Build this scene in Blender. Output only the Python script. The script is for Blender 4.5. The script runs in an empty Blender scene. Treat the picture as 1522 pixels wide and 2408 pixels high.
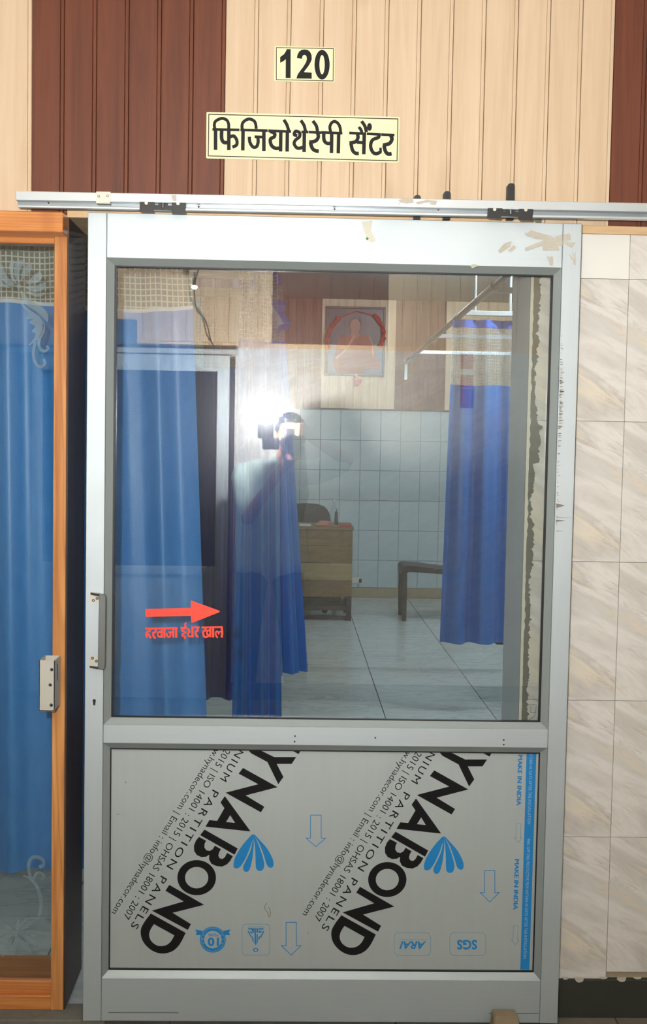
import bpy, bmesh, math, random
from mathutils import Vector, Matrix, noise
from mathutils.geometry import tessellate_polygon
random.seed(7)
S = bpy.context.scene
COL = S.collection
PI = math.pi

# ------------------------------------------------------------------ camera
F_PX, PITCH, YAW, ROLL = 2758.1, 0.0584187, 0.0274860, 0.0182213
CAM = Vector((0.0, -3.016, 1.54))
fwd = Vector((math.sin(YAW)*math.cos(PITCH), math.cos(YAW)*math.cos(PITCH), -math.sin(PITCH)))
r0 = Vector((math.cos(YAW), -math.sin(YAW), 0)); u0 = r0.cross(fwd)
RIGHT = r0*math.cos(ROLL) + u0*math.sin(ROLL)
UP = -r0*math.sin(ROLL) + u0*math.cos(ROLL)
cam = bpy.data.cameras.new('camera'); cam.sensor_fit = 'VERTICAL'; cam.sensor_height = 36.0
cam.lens = F_PX*36.0/2408.0; cam.clip_start = 0.02; cam.clip_end = 60
camo = bpy.data.objects.new('camera', cam); COL.objects.link(camo)
camo.matrix_world = Matrix((( RIGHT.x, UP.x, -fwd.x, CAM.x), (RIGHT.y, UP.y, -fwd.y, CAM.y),
                            (RIGHT.z, UP.z, -fwd.z, CAM.z), (0, 0, 0, 1)))
S.camera = camo

# ------------------------------------------------------------------ world, lights, exposure
W = bpy.data.worlds.new('world'); S.world = W; W.use_nodes = True
W.node_tree.nodes['Background'].inputs[0].default_value = (0.75, 0.85, 1, 1)
W.node_tree.nodes['Background'].inputs[1].default_value = 0.25
S.view_settings.view_transform = 'Standard'; S.view_settings.look = 'None'
S.view_settings.exposure = -0.22; S.view_settings.gamma = 1.0
S.view_settings.use_curve_mapping = False
S.cycles.use_denoising = True
S.cycles.caustics_reflective = False; S.cycles.caustics_refractive = False
S.cycles.transparent_max_bounces = 24
S.cycles.sample_clamp_indirect = 80.0
FLASH = Vector((-0.140, -3.06, 1.672))      # flash tube of the photographer's flash
FLASH_DOME_STRENGTH = 4200.0
def spot(name, loc, target, watts, angle, blend, radius, color):
    l = bpy.data.lights.new(name, 'SPOT'); l.energy = watts; l.spot_size = math.radians(angle)
    l.spot_blend = blend; l.shadow_soft_size = radius; l.color = color
    o = bpy.data.objects.new(name, l); COL.objects.link(o); o.location = loc
    o.rotation_euler = (Vector(target)-Vector(loc)).to_track_quat('-Z', 'Y').to_euler()
    return o
# the flash head is tilted up and forward: its beam reaches the wall above the door and the ceiling
spot('flash_beam', FLASH + Vector((0, 0.03, 0.014)), (0.0, 0.0, 2.80), 188, 108, 1.0, 0.001, (1, 0.985, 0.96))
TUBE_STRENGTH = 270.0                       # added fluorescent tubes on the ceiling of the room, out of view
CORRIDOR_STRENGTH = 1.5                   # added ceiling lamps of the corridor, unseen fill light

# ------------------------------------------------------------------ pixel -> place helpers (1522 x 2408)
def ray(px, py):
    return fwd*F_PX + RIGHT*(px-761.0) - UP*(py-1204.0)
def at(px, py, Y):
    d = ray(px, py); return CAM + d*((Y-CAM.y)/d.y)
def atz(px, py, Z):
    d = ray(px, py); return CAM + d*((Z-CAM.z)/d.z)
YG = 0.024                                   # front of the door glass
def mir(px, py, Y):
    p = at(px, py, 2*YG-Y); return Vector((p.x, Y, p.z))

# ------------------------------------------------------------------ materials
MATS = {}
def rgb(r, g, b):
    f = lambda c: (c/255/12.92) if c/255 <= .04045 else ((c/255+.055)/1.055)**2.4
    return (f(r), f(g), f(b), 1)
class NT:
    def __init__(s, name):
        s.m = bpy.data.materials.new(name); s.m.use_nodes = True; s.t = s.m.node_tree
        s.b = s.t.nodes['Principled BSDF']; s.out = s.t.nodes['Material Output']; MATS[name] = s.m
    def n(s, kind, **kw):
        x = s.t.nodes.new('ShaderNode'+kind)
        for k, v in kw.items(): setattr(x, k, v)
        return x
    def l(s, a, b): s.t.links.new(a, b)
    def math(s, op, a, b=None, c=None, clamp=False):
        x = s.n('Math', operation=op); x.use_clamp = clamp
        for i, v in enumerate((a, b, c)):
            if v is None: continue
            if isinstance(v, (int, float)): x.inputs[i].default_value = v
            else: s.l(v, x.inputs[i])
        return x.outputs[0]
    def coord(s, scale=(1, 1, 1), rot=(0, 0, 0), out='Object', rnd=0.0):
        tc = s.n('TexCoord'); mp = s.n('Mapping')
        mp.inputs['Scale'].default_value = scale; mp.inputs['Rotation'].default_value = rot
        s.l(tc.outputs[out], mp.inputs['Vector'])
        if rnd:
            oi = s.n('ObjectInfo'); v = s.n('CombineXYZ'); k = s.math('MULTIPLY', oi.outputs['Random'], rnd)
            for i in range(3): s.l(k, v.inputs[i])
            s.l(v.outputs[0], mp.inputs['Location'])
        return mp.outputs[0]
    def noise(s, vec, scale, detail=4, rough=.55, dist=0.0):
        x = s.n('TexNoise'); x.inputs['Scale'].default_value = scale; x.inputs['Detail'].default_value = detail
        x.inputs['Roughness'].default_value = rough; x.inputs['Distortion'].default_value = dist
        s.l(vec, x.inputs['Vector']); return x.outputs['Fac']
    def ramp(s, fac, stops):
        x = s.n('ValToRGB'); e = x.color_ramp.elements
        while len(e) < len(stops): e.new(0.5)
        for i, (p, c) in enumerate(stops): e[i].position = p; e[i].color = c
        s.l(fac, x.inputs[0]); return x.outputs[0]
    def mix(s, fac, a, b, mode='MIX'):
        x = s.n('Mix', data_type='RGBA', blend_type=mode)
        for i, v in ((0, fac), (6, a), (7, b)):
            if isinstance(v, (int, float)): x.inputs[i].default_value = v
            elif isinstance(v, tuple): x.inputs[i].default_value = v
            else: s.l(v, x.inputs[i])
        return x.outputs[2]
    def set(s, **kw):
        for k, v in kw.items():
            i = s.b.inputs[k.replace('_', ' ')]
            if isinstance(v, (int, float, tuple)): i.default_value = v
            else: s.l(v, i)
        return s
    def bump(s, h, strength=.3, dist=.002):
        x = s.n('Bump'); x.inputs['Strength'].default_value = strength; x.inputs['Distance'].default_value = dist
        s.l(h, x.inputs['Height']); s.l(x.outputs[0], s.b.inputs['Normal']); return s
def plain(name, c, rough=.5, metal=0.0, var=.06, scale=40, spec=.5):
    t = NT(name); v = t.noise(t.coord(), scale)
    k = 1-var; a = (c[0]*k, c[1]*k, c[2]*k, 1); k = 1+var; b = (min(c[0]*k, 1), min(c[1]*k, 1), min(c[2]*k, 1), 1)
    t.set(Base_Color=t.mix(v, a, b), Roughness=rough, Metallic=metal, Specular_IOR_Level=spec); return t.m
def wood(name, lo, mid, hi, rough, along=(30, 30, 1.6), rnd=37.0, coat=0.0, knots=True):
    t = NT(name); v = t.coord(along, rnd=rnd)
    n = t.noise(v, 1.0, 6, .6, .8)
    fine = t.noise(t.coord((along[0]*9, along[1]*9, along[2]*3), rnd=rnd), 1.0, 3)
    c = t.ramp(n, [(.25, lo), (.5, mid), (.75, hi)])
    c = t.mix(.16, c, t.ramp(fine, [(.3, lo), (.7, hi)]))
    if knots:
        k = t.noise(t.coord((7, 7, 2.2), rnd=rnd*2), 1.0, 2, .5, .5)
        kk = t.ramp(k, [(.62, (0, 0, 0, 1)), (.80, (1, 1, 1, 1))])
        c = t.mix(t.math('MULTIPLY', kk, .5), c, (lo[0]*.72, lo[1]*.68, lo[2]*.62, 1))
    if name.startswith('pine'):
        ax = t.noise(t.coord((along[0]*.16, along[1]*.16, along[2]*.34)), 1.0, 2, .4, .6)
        ring = t.math('ADD', t.math('MULTIPLY', t.math('SINE', t.math('MULTIPLY', ax, 150.0)), .5), .5)
        c = t.mix(t.math('MULTIPLY', t.math('POWER', ring, 3.0), .42), c, (lo[0]*.92, lo[1]*.84, lo[2]*.8, 1))
    t.set(Base_Color=c, Roughness=rough, Coat_Weight=coat, Coat_Roughness=.12)
    t.bump(fine, .08, .001); return t.m
wood('pvc_brown', rgb(76, 36, 18), rgb(102, 50, 26), rgb(118, 61, 33), .55)
wood('pvc_cream', rgb(198, 171, 139), rgb(210, 185, 154), rgb(219, 197, 168), .5)
wood('pine', rgb(168, 98, 48), rgb(222, 158, 94), rgb(234, 178, 114), .28, (26, 26, 1.3), 0, .5)
wood('pine_across', rgb(172, 94, 42), rgb(212, 138, 74), rgb(226, 158, 94), .28, (1.3, 26, 30), 0, .5)
wood('pale_wood', rgb(196, 160, 112), rgb(222, 188, 144), rgb(234, 204, 164), .5, (2, 20, 26), 0, .1)
wood('desk_wood', rgb(88, 68, 40), rgb(116, 92, 56), rgb(134, 108, 70), .5, (2, 20, 22), 0, 0)
wood('desk_wood_light', rgb(126, 106, 70), rgb(150, 128, 88), rgb(166, 144, 104), .5, (2, 20, 22), 0, 0)
def aluminium(name, c, metal, rough, stretch=(220, 220, 4)):
    t = NT(name); f = t.noise(t.coord(stretch), 1.0, 3); blot = t.noise(t.coord((6, 6, 6)), 1.0, 3)
    a = (c[0]*.93, c[1]*.93, c[2]*.93, 1)
    t.set(Base_Color=t.mix(f, a, c), Metallic=metal, Roughness=t.math('ADD', t.math('MULTIPLY', blot, .16), rough-.08)); t.bump(f, .03, .0005)
    return t.m
aluminium('aluminium_frame', rgb(194, 204, 208), .62, .56)
aluminium('aluminium_rail', rgb(194, 204, 208), .62, .56, (4, 220, 220))
aluminium('aluminium_bead', rgb(164, 174, 174), .45, .42)
aluminium('aluminium_track', rgb(206, 214, 218), .45, .34, (3, 220, 220))
aluminium('aluminium_channel', rgb(172, 182, 188), .55, .34, (3, 220, 220))
aluminium('steel', rgb(128, 132, 130), .8, .36)
aluminium('steel_pale', rgb(206, 204, 192), .35, .45)
aluminium('panel_film', rgb(188, 198, 198), .35, .45, (60, 60, 2))
plain('rubber_black', rgb(16, 16, 18), .5)
plain('plastic_black', rgb(30, 30, 32), .45)
plain('print_black', rgb(22, 22, 24), .35, spec=.3)
plain('print_blue', rgb(30, 132, 200), .4)
plain('print_blue_faint', rgb(84, 142, 176), .4)
plain('print_white', rgb(180, 208, 224), .4)
plain('sign_letter', rgb(26, 28, 30), .5, spec=.2)
plain('sign_line', rgb(44, 34, 22), .4)
plain('sticker_red', rgb(250, 66, 40), .45)
plain('tape_residue', rgb(188, 182, 168), .8, var=.12, scale=120)
plain('scrape', rgb(132, 122, 108), .8, var=.2, scale=300)
plain('scuff_grey', rgb(112, 118, 122), .6)
plain('cement', rgb(112, 110, 100), .9, var=.22, scale=60)
plain('plaster_white', rgb(214, 212, 196), .85, var=.1, scale=120)
plain('reveal_paint', rgb(230, 240, 247), .5, var=.05, scale=14)
plain('wall_paint', rgb(206, 206, 198), .7, var=.03, scale=6)
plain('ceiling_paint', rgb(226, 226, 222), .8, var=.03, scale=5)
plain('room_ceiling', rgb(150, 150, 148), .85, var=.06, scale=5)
plain('baseboard_dark', rgb(52, 54, 48), .45, var=.15, scale=18)
plain('baseboard_beige', rgb(150, 140, 116), .5, var=.1, scale=14)
plain('floor_stone', rgb(118, 110, 96), .6, var=.25, scale=30)
plain('grout', rgb(176, 160, 136), .9)
plain('grout_grey', rgb(96, 106, 104), .9)
plain('grout_light', rgb(142, 154, 156), .9)
plain('block_tan', rgb(146, 130, 104), .8, var=.15, scale=50)
plain('skin', rgb(190, 132, 102), .5, var=.04, scale=20)
plain('hair', rgb(22, 20, 22), .5, var=.3, scale=200)
plain('shirt', rgb(196, 220, 214), .75, var=.03, scale=60)
plain('trousers', rgb(44, 48, 62), .8, var=.08, scale=80)
plain('shoe', rgb(30, 26, 24), .4)
plain('lips', rgb(150, 84, 74), .5)
plain('eye_white', rgb(230, 228, 224), .3)
plain('chair_brown', rgb(42, 34, 33), .42, var=.08)
plain('chair_cloth', rgb(60, 56, 58), .85, var=.5, scale=26)
plain('bin_green', rgb(24, 110, 70), .45)
plain('paper_red', rgb(186, 60, 60), .6)
plain('paper_pink', rgb(206, 140, 128), .7)
plain('paper_white', rgb(206, 212, 214), .7)
plain('socket_white', rgb(206, 206, 196), .4)
plain('photo_dark', rgb(30, 30, 40), .4)
plain('photo_blue', rgb(70, 96, 128), .4)
plain('photo_robe', rgb(142, 68, 40), .5)
plain('photo_robe_fold', rgb(176, 116, 86), .5)
plain('photo_face', rgb(150, 102, 82), .5)
plain('flower_red', rgb(160, 34, 26), .7, var=.3, scale=90)
plain('flower_pink', rgb(190, 110, 110), .7, var=.2, scale=90)
plain('notice_red', rgb(158, 58, 52), .5)
plain('cable', rgb(50, 44, 44), .5)
plain('track_white', rgb(196, 206, 212), .4)
plain('rod_steel', rgb(142, 146, 142), .45, metal=.2)
plain('hem_blue', rgb(52, 98, 200), .6)
plain('dark_interior_pane', rgb(18, 24, 44), .12, spec=.5)  # opaque; the dark interior behind the glass is put into its colour
plain('lens_glass', rgb(12, 12, 20), .05, spec=.8)
t = NT('sign_yellow'); v = t.noise(t.coord((1.5, 1, 1.5)), 1.2, 2)
t.set(Base_Color=t.mix(v, rgb(250, 238, 170), rgb(254, 246, 200)), Roughness=.16, Coat_Weight=.4)

wood('jamb_dark', rgb(48, 34, 24), rgb(66, 48, 34), rgb(78, 58, 42), .6, (26, 26, 1.3), 0, 0)
def tile_marble(name, shift):
    t = NT(name); v = t.coord((1, 1, 1), (0, math.radians(-30), 0))
    mp = t.n('Mapping'); mp.inputs['Scale'].default_value = (1.5, 3, 7.5); mp.inputs['Location'].default_value = (shift, shift*.3, shift*1.7)
    t.l(v, mp.inputs['Vector']); b = t.noise(mp.outputs[0], 1.0, 6, .55, .5)
    c = t.ramp(b, [(.28, rgb(224, 213, 194)), (.40, rgb(208, 206, 200)), (.48, rgb(226, 223, 217)), (.54, rgb(203, 199, 192)), (.62, rgb(227, 218, 199)), (.75, rgb(212, 209, 203))])
    mp2 = t.n('Mapping'); mp2.inputs['Scale'].default_value = (2.2, 3, 22); mp2.inputs['Location'].default_value = (shift*2, 0, shift)
    t.l(v, mp2.inputs['Vector']); k = t.noise(mp2.outputs[0], 1.0, 7, .6, .7)
    line = t.math('SUBTRACT', 1.0, t.math('MULTIPLY', t.math('ABSOLUTE', t.math('SUBTRACT', k, .5)), 70), clamp=True)
    blot = t.noise(t.coord((9, 9, 9)), 1.0, 2)
    line = t.math('MULTIPLY', line, t.math('MULTIPLY', t.math('SUBTRACT', blot, .38), 4.0, clamp=True))
    fine = t.noise(t.coord((70, 70, 70)), 1.0, 4); c = t.mix(t.math('MULTIPLY', fine, .10), c, rgb(176, 166, 156))
    c = t.mix(t.math('MULTIPLY', line, .42), c, rgb(164, 142, 118))
    t.set(Base_Color=c, Roughness=.3)
tile_marble('tile_marble', 0.0); tile_marble('tile_marble_other', 3.3)
plain('tile_white', rgb(232, 232, 226), .25, var=.015, scale=8)
plain('tile_room', rgb(178, 194, 200), .22, var=.03, scale=5)
t = NT('floor_tile'); mp = t.coord((1.2, 3.4, 1), (0, 0, math.radians(24)), rnd=19.0)
k = t.noise(mp, 2.2, 6, .6, 1.0)
line = t.math('SUBTRACT', 1.0, t.math('MULTIPLY', t.math('ABSOLUTE', t.math('SUBTRACT', k, .5)), 26), clamp=True)
line = t.math('MULTIPLY', line, t.noise(t.coord((3, 3, 3), rnd=5), 1.0, 2))
t.set(Base_Color=t.mix(t.math('MULTIPLY', line, .7), rgb(196, 204, 202), rgb(132, 142, 144)), Roughness=.2)

# cloth: metric UVs (u along the cloth, v height)
def cloth(name, c_lo, c_hi, weave=.55):
    t = NT(name); uv = t.n('UVMap'); sp = t.n('SeparateXYZ'); t.l(uv.outputs[0], sp.inputs[0])
    tri = t.math('ABSOLUTE', t.math('SUBTRACT', t.math('FRACT', t.math('MULTIPLY', sp.outputs[0], 1/.022)), .5))
    w = t.math('SINE', t.math('MULTIPLY', t.math('ADD', t.math('MULTIPLY', sp.outputs[1], 1/.0075), t.math('MULTIPLY', tri, 5.0)), 2*PI))
    nz = t.noise(t.coord((40, 40, 14)), 1.0, 3)
    f = t.math('ADD', t.math('MULTIPLY', t.math('ADD', t.math('MULTIPLY', w, .5), .5), weave), t.math('MULTIPLY', nz, 1-weave))
    t.set(Base_Color=t.mix(f, c_lo, c_hi), Roughness=.42, Sheen_Weight=.25, Sheen_Roughness=.4, Specular_IOR_Level=.55)
    t.bump(w, .06, .0006)
cloth('cloth_blue', rgb(36, 112, 192), rgb(84, 158, 228))
cloth('cloth_blue_deep', rgb(2, 98, 188), rgb(12, 128, 222), .3)
cloth('cloth_blue_shaded', rgb(16, 36, 124), rgb(24, 52, 150), .3)  # shaded copy of the blue cloth, for the curtain in the gap
def net(name, thread, fill, alpha, p=.0187, ta=1.0):
    t = NT(name); uv = t.n('UVMap'); sp = t.n('SeparateXYZ'); t.l(uv.outputs[0], sp.inputs[0])
    fu = t.math('FRACT', t.math('MULTIPLY', sp.outputs[0], 1/p)); fv = t.math('FRACT', t.math('MULTIPLY', sp.outputs[1], 1/(p*.92)))
    g = t.math('MAXIMUM', t.math('LESS_THAN', fu, .24), t.math('LESS_THAN', fv, .22))
    rib = t.math('GREATER_THAN', t.math('FRACT', t.math('MULTIPLY', sp.outputs[1], 1/.0021)), .55)
    fc = t.mix(t.math('MULTIPLY', rib, .25), fill, (fill[0]*.6, fill[1]*.6, fill[2]*.6, 1))
    t.set(Base_Color=t.mix(g, fc, thread), Roughness=.8)
    a = t.math('ADD', t.math('MULTIPLY', g, ta-alpha), alpha)
    t.set(Alpha=a)
net('net_cream', rgb(204, 202, 190), rgb(142, 141, 132), .74)
net('net_grey', rgb(176, 180, 182), rgb(150, 154, 154), .42, ta=.55)
net('net_thin', rgb(206, 204, 200), rgb(150, 148, 146), .08, ta=.3)

def glass(name, refl, dust, scratch, tint, haze=None):
    t = NT(name); t.t.nodes.remove(t.b)
    lw = t.n('LayerWeight'); lw.inputs['Blend'].default_value = .5
    fr = t.math('ADD', t.math('MULTIPLY', t.math('POWER', lw.outputs['Facing'], 5.0), 1-refl), refl)
    tr = t.n('BsdfTransparent'); tr.inputs[0].default_value = tint
    gl = t.n('BsdfGlossy'); gl.inputs['Roughness'].default_value = 0.0
    m1 = t.n('MixShader'); t.l(fr, m1.inputs[0]); t.l(tr.outputs[0], m1.inputs[1]); t.l(gl.outputs[0], m1.inputs[2])
    df = t.n('BsdfDiffuse'); df.inputs[0].default_value = (.9, .9, .88, 1)
    v = t.coord((2, 2, 60), (0, math.radians(-38), 0)); s1 = t.noise(v, 1.3, 8, .7)
    st = t.math('MULTIPLY', t.math('SUBTRACT', s1, .66, clamp=True), 6.0, clamp=True)
    bl = t.noise(t.coord((3, 3, 3)), 1.0, 5)
    st = t.math('MULTIPLY', st, t.math('MULTIPLY', t.math('SUBTRACT', bl, .45, clamp=True), 5, clamp=True))
    sp = t.noise(t.coord((150, 150, 150)), 1.0, 1); sp = t.math('MULTIPLY', t.math('SUBTRACT', sp, .80, clamp=True), 14, clamp=True)
    if haze:                                   # fine scratches scatter a little of every reflection
        for rough, wgt in haze:
            h = t.n('BsdfGlossy'); h.inputs['Roughness'].default_value = rough
            mh = t.n('MixShader'); mh.inputs[0].default_value = wgt
            t.l(m1.outputs[0], mh.inputs[1]); t.l(h.outputs[0], mh.inputs[2]); m1 = mh
    f = t.math('ADD', t.math('MULTIPLY', t.math('ADD', st, sp), scratch), t.math('MULTIPLY', bl, dust*2))
    m2 = t.n('MixShader'); t.l(f, m2.inputs[0]); t.l(m1.outputs[0], m2.inputs[1]); t.l(df.outputs[0], m2.inputs[2])
    t.l(m2.outputs[0], t.out.inputs[0])
glass('door_glass', .10, .008, .22, (.95, .975, .97, 1), ((.10, .0006), (.25, .0032)))
glass('window_glass', .045, .004, .10, (.93, .96, .95, 1))
glass('clear_plastic', .05, .02, .1, (.96, .97, .97, 1))
t = NT('etched_glass'); t.set(Base_Color=rgb(132, 150, 156), Roughness=.8, Alpha=.52)
def emit(name, c, s):
    t = NT(name); t.set(Base_Color=(1, 1, 1, 1)); t.b.inputs['Emission Color'].default_value = c; t.b.inputs['Emission Strength'].default_value = s
emit('flash_dome', (1, .985, .96, 1), FLASH_DOME_STRENGTH)
emit('tube_glow', (.84, .93, 1, 1), TUBE_STRENGTH)
emit('corridor_glow', (1, .97, .92, 1), CORRIDOR_STRENGTH)
emit('bulb_glow', (1, .95, .85, 1), 14.0)
M = MATS

# ------------------------------------------------------------------ mesh helpers
def obj(name, bm, mat, parent=None, **tags):
    if isinstance(bm, bmesh.types.BMesh):
        me = bpy.data.meshes.new(name); bmesh.ops.recalc_face_normals(bm, faces=bm.faces[:]); bm.to_mesh(me); bm.free()
        if mat: me.materials.append(M[mat])
    else: me = bm
    o = bpy.data.objects.new(name, me); COL.objects.link(o)
    if parent:
        o.parent = parent
        o.matrix_parent_inverse = Matrix.Translation(-parent.location)
    for k, v in tags.items():
        if v: o[k] = v
    return o
def thing(name, loc, label=None, category=None, group=None, kind=None):
    o = bpy.data.objects.new(name, None); COL.objects.link(o); o.location = loc; o.empty_display_size = .05
    o['_base'] = list(loc)
    for k, v in (('label', label), ('category', category), ('group', group), ('kind', kind)):
        if v: o[k] = v
    return o
def smooth(o, ang=40):
    me = o.data
    for p in me.polygons: p.use_smooth = True
    try: me.set_sharp_from_angle(angle=math.radians(ang))
    except Exception: pass
    return o
def box(x0, x1, y0, y1, z0, z1, bev=0.0, bm=None, seg=1):
    b = bmesh.new()
    vs = [b.verts.new((x, y, z)) for x in (x0, x1) for y in (y0, y1) for z in (z0, z1)]
    for f in ((0, 1, 3, 2), (4, 6, 7, 5), (0, 4, 5, 1), (2, 3, 7, 6), (0, 2, 6, 4), (1, 5, 7, 3)):
        b.faces.new([vs[i] for i in f])
    bmesh.ops.recalc_face_normals(b, faces=b.faces[:])
    if bev: bmesh.ops.bevel(b, geom=b.edges[:], offset=bev, segments=seg, affect='EDGES', profile=.5)
    return merge(bm, b)
def merge(bm, b):
    if bm is None: return b
    me = bpy.data.meshes.new('tmp'); b.to_mesh(me); b.free(); bm.from_mesh(me); bpy.data.meshes.remove(me); return bm
def tube(path, r, n=10, bm=None, cap=True):
    b = bmesh.new(); path = [Vector(p) for p in path]; rings = []
    rr = r if isinstance(r, (list, tuple)) else [r]*len(path)
    prev = None
    for i, p in enumerate(path):
        d = (path[min(i+1, len(path)-1)]-path[max(i-1, 0)]).normalized()
        a = prev if prev is not None else (Vector((0, 0, 1)) if abs(d.z) < .9 else Vector((1, 0, 0)))
        x = (a - d*a.dot(d)).normalized(); prev = x; y = d.cross(x)
        rings.append([b.verts.new(p + (x*math.cos(2*PI*k/n)+y*math.sin(2*PI*k/n))*rr[i]) for k in range(n)])
    for i in range(len(rings)-1):
        for k in range(n): b.faces.new((rings[i][k], rings[i][(k+1) % n], rings[i+1][(k+1) % n], rings[i+1][k]))
    if cap: b.faces.new(rings[0][::-1]); b.faces.new(rings[-1])
    return merge(bm, b)
def cyl(c, axis, r, h, n=20, bm=None, r2=None):
    a = Vector(axis).normalized(); c = Vector(c)
    return tube([c, c+a*h], [r, r if r2 is None else r2], n, bm)
def ball(c, rad, bm=None, u=14, v=10, rot=None):
    b = bmesh.new(); bmesh.ops.create_uvsphere(b, u_segments=u, v_segments=v, radius=1)
    r = rad if isinstance(rad, (tuple, list)) else (rad,)*3
    mt = Matrix.Translation(Vector(c)) @ (rot.to_matrix().to_4x4() if rot else Matrix.Identity(4)) @ Matrix.Diagonal((r[0], r[1], r[2], 1))
    bmesh.ops.transform(b, matrix=mt, verts=b.verts[:]); return merge(bm, b)
def capsule(p, q, r1, r2, bm, n=12):
    p, q = Vector(p), Vector(q); d = (q-p); L = d.length; d.normalize(); path = []; rr = []
    for k in range(5): a = PI/2*(1-k/4.0); path.append(p-d*r1*math.sin(a)*.98); rr.append(max(r1*math.cos(a), .0006))
    for k in range(5): a = PI/2*(k/4.0); path.append(q+d*r2*math.sin(a)*.98); rr.append(max(r2*math.cos(a), .0006))
    return tube(path, rr, n, bm)
def fill(polys, y, th, bm=None):
    """flat outline(s) of 3D points (first outer, the others holes), facing -Y, given a thickness towards +Y"""
    b = bmesh.new(); flat = [Vector(p) for pl in polys for p in pl]
    v2 = [[Vector((Vector(p).x, Vector(p).z, 0)) for p in pl] for pl in polys]
    vs = [b.verts.new((p.x, y, p.z)) for p in flat]
    for tri in tessellate_polygon(v2):
        if len(set(tri)) == 3:
            try: b.faces.new([vs[i] for i in tri])
            except ValueError: pass
    bmesh.ops.recalc_face_normals(b, faces=b.faces[:])
    if th > 0:
        wb = [b.verts.new((p.x, y+th, p.z)) for p in flat]; k = 0
        for pl in polys:
            n = len(pl)
            for i in range(n):
                j = (i+1) % n
                try: b.faces.new((vs[k+i], vs[k+j], wb[k+j], wb[k+i]))
                except ValueError: pass
            k += n
    if b.faces:
        b.normal_update(); b.faces.ensure_lookup_table()
        if b.faces[0].normal.y > 0: bmesh.ops.reverse_faces(b, faces=b.faces[:])
    return merge(bm, b)
def pxf(org, sc):
    return lambda pts, y: [at(org[0]+p[0]/sc, org[1]+p[1]/sc, y) for p in pts]
def catmull(pts, n=5, closed=False):
    if len(pts) < 3: return list(pts)
    out = []; P = [Vector(p) for p in pts]; m = len(P)
    for i in range(m if closed else m-1):
        g = (lambda k: P[k % m]) if closed else (lambda k: P[max(0, min(m-1, k))])
        p0, p1, p2, p3 = g(i-1), g(i), g(i+1), g(i+2)
        for k in range(n):
            t = k/n
            out.append(.5*((2*p1)+(p2-p0)*t+(2*p0-5*p1+4*p2-p3)*t*t+(3*p1-p0-3*p2+p3)*t**3))
    if not closed: out.append(P[-1])
    return out
def ribbon2d(pts, w, curve=True, taper=None):
    """closed outline round a centre line of 2D points"""
    P = [Vector((p[0], p[1])) for p in pts]; P = catmull(P, 5) if curve and len(P) > 2 else P
    L, R = [], []; n = len(P)
    for i, p in enumerate(P):
        d = (P[min(i+1, n-1)]-P[max(i-1, 0)]); d = d.normalized() if d.length > 1e-9 else Vector((1, 0))
        nn = Vector((-d.y, d.x)); ww = w/2*(taper(i/(n-1)) if taper else 1)
        L.append(p+nn*ww); R.append(p-nn*ww)
    return L, R
def ribbons(strokes, tf, y, th):
    bm = bmesh.new()
    y_first = y
    for si, (pts, w, curve) in enumerate(strokes):
        y = y_first-.00007*si                     # later strokes lie a hair above the earlier ones
        L, R = ribbon2d(pts, w, curve)
        a = tf([(p.x, p.y) for p in L], y); c = tf([(p.x, p.y) for p in R], y)
        A = [bm.verts.new((p.x, y, p.z)) for p in a]; B = [bm.verts.new((p.x, y, p.z)) for p in c]
        A2 = [bm.verts.new((p.x, y+th, p.z)) for p in a]; B2 = [bm.verts.new((p.x, y+th, p.z)) for p in c]
        for i in range(len(A)-1):
            bm.faces.new((A[i], A[i+1], B[i+1], B[i])); bm.faces.new((A[i], A2[i], A2[i+1], A[i+1])); bm.faces.new((B[i], B[i+1], B2[i+1], B2[i]))
        bm.faces.new((A[0], B[0], B2[0], A2[0])); bm.faces.new((A[-1], A2[-1], B2[-1], B[-1]))
    return bm
def outline(pts, w, tf, y, th=.0004):
    """a closed drawn line"""
    n = len(pts); P = [Vector(p) for p in pts]; inner, outer = [], []
    area = sum(P[i].x*P[(i+1) % n].y-P[(i+1) % n].x*P[i].y for i in range(n)); sg = 1 if area > 0 else -1
    for i in range(n):
        a = (P[i]-P[i-1]).normalized(); b = (P[(i+1) % n]-P[i]).normalized()
        na = Vector((-a.y, a.x)); nb = Vector((-b.y, b.x)); m = (na+nb)
        m = m.normalized() if m.length > 1e-6 else na
        k = w/2/max(.35, m.dot(na)); inner.append(P[i]+m*k*sg); outer.append(P[i]-m*k*sg)
    return fill([tf([tuple(p) for p in outer], y), tf([tuple(p) for p in inner], y)], y, th)
def rrect(x0, y0, x1, y1, r, n=5):
    out = []
    for cx, cy, a in ((x1-r, y0+r, -PI/2), (x1-r, y1-r, 0), (x0+r, y1-r, PI/2), (x0+r, y0+r, PI)):
        for k in range(n+1): out.append((cx+r*math.cos(a+PI/2*k/n), cy+r*math.sin(a+PI/2*k/n)))
    return out
def ell(cx, cy, rx, ry, n=40, rev=False):
    p = [(cx+rx*math.cos(2*PI*k/n), cy+ry*math.sin(2*PI*k/n)) for k in range(n)]
    return p[::-1] if rev else p
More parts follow.
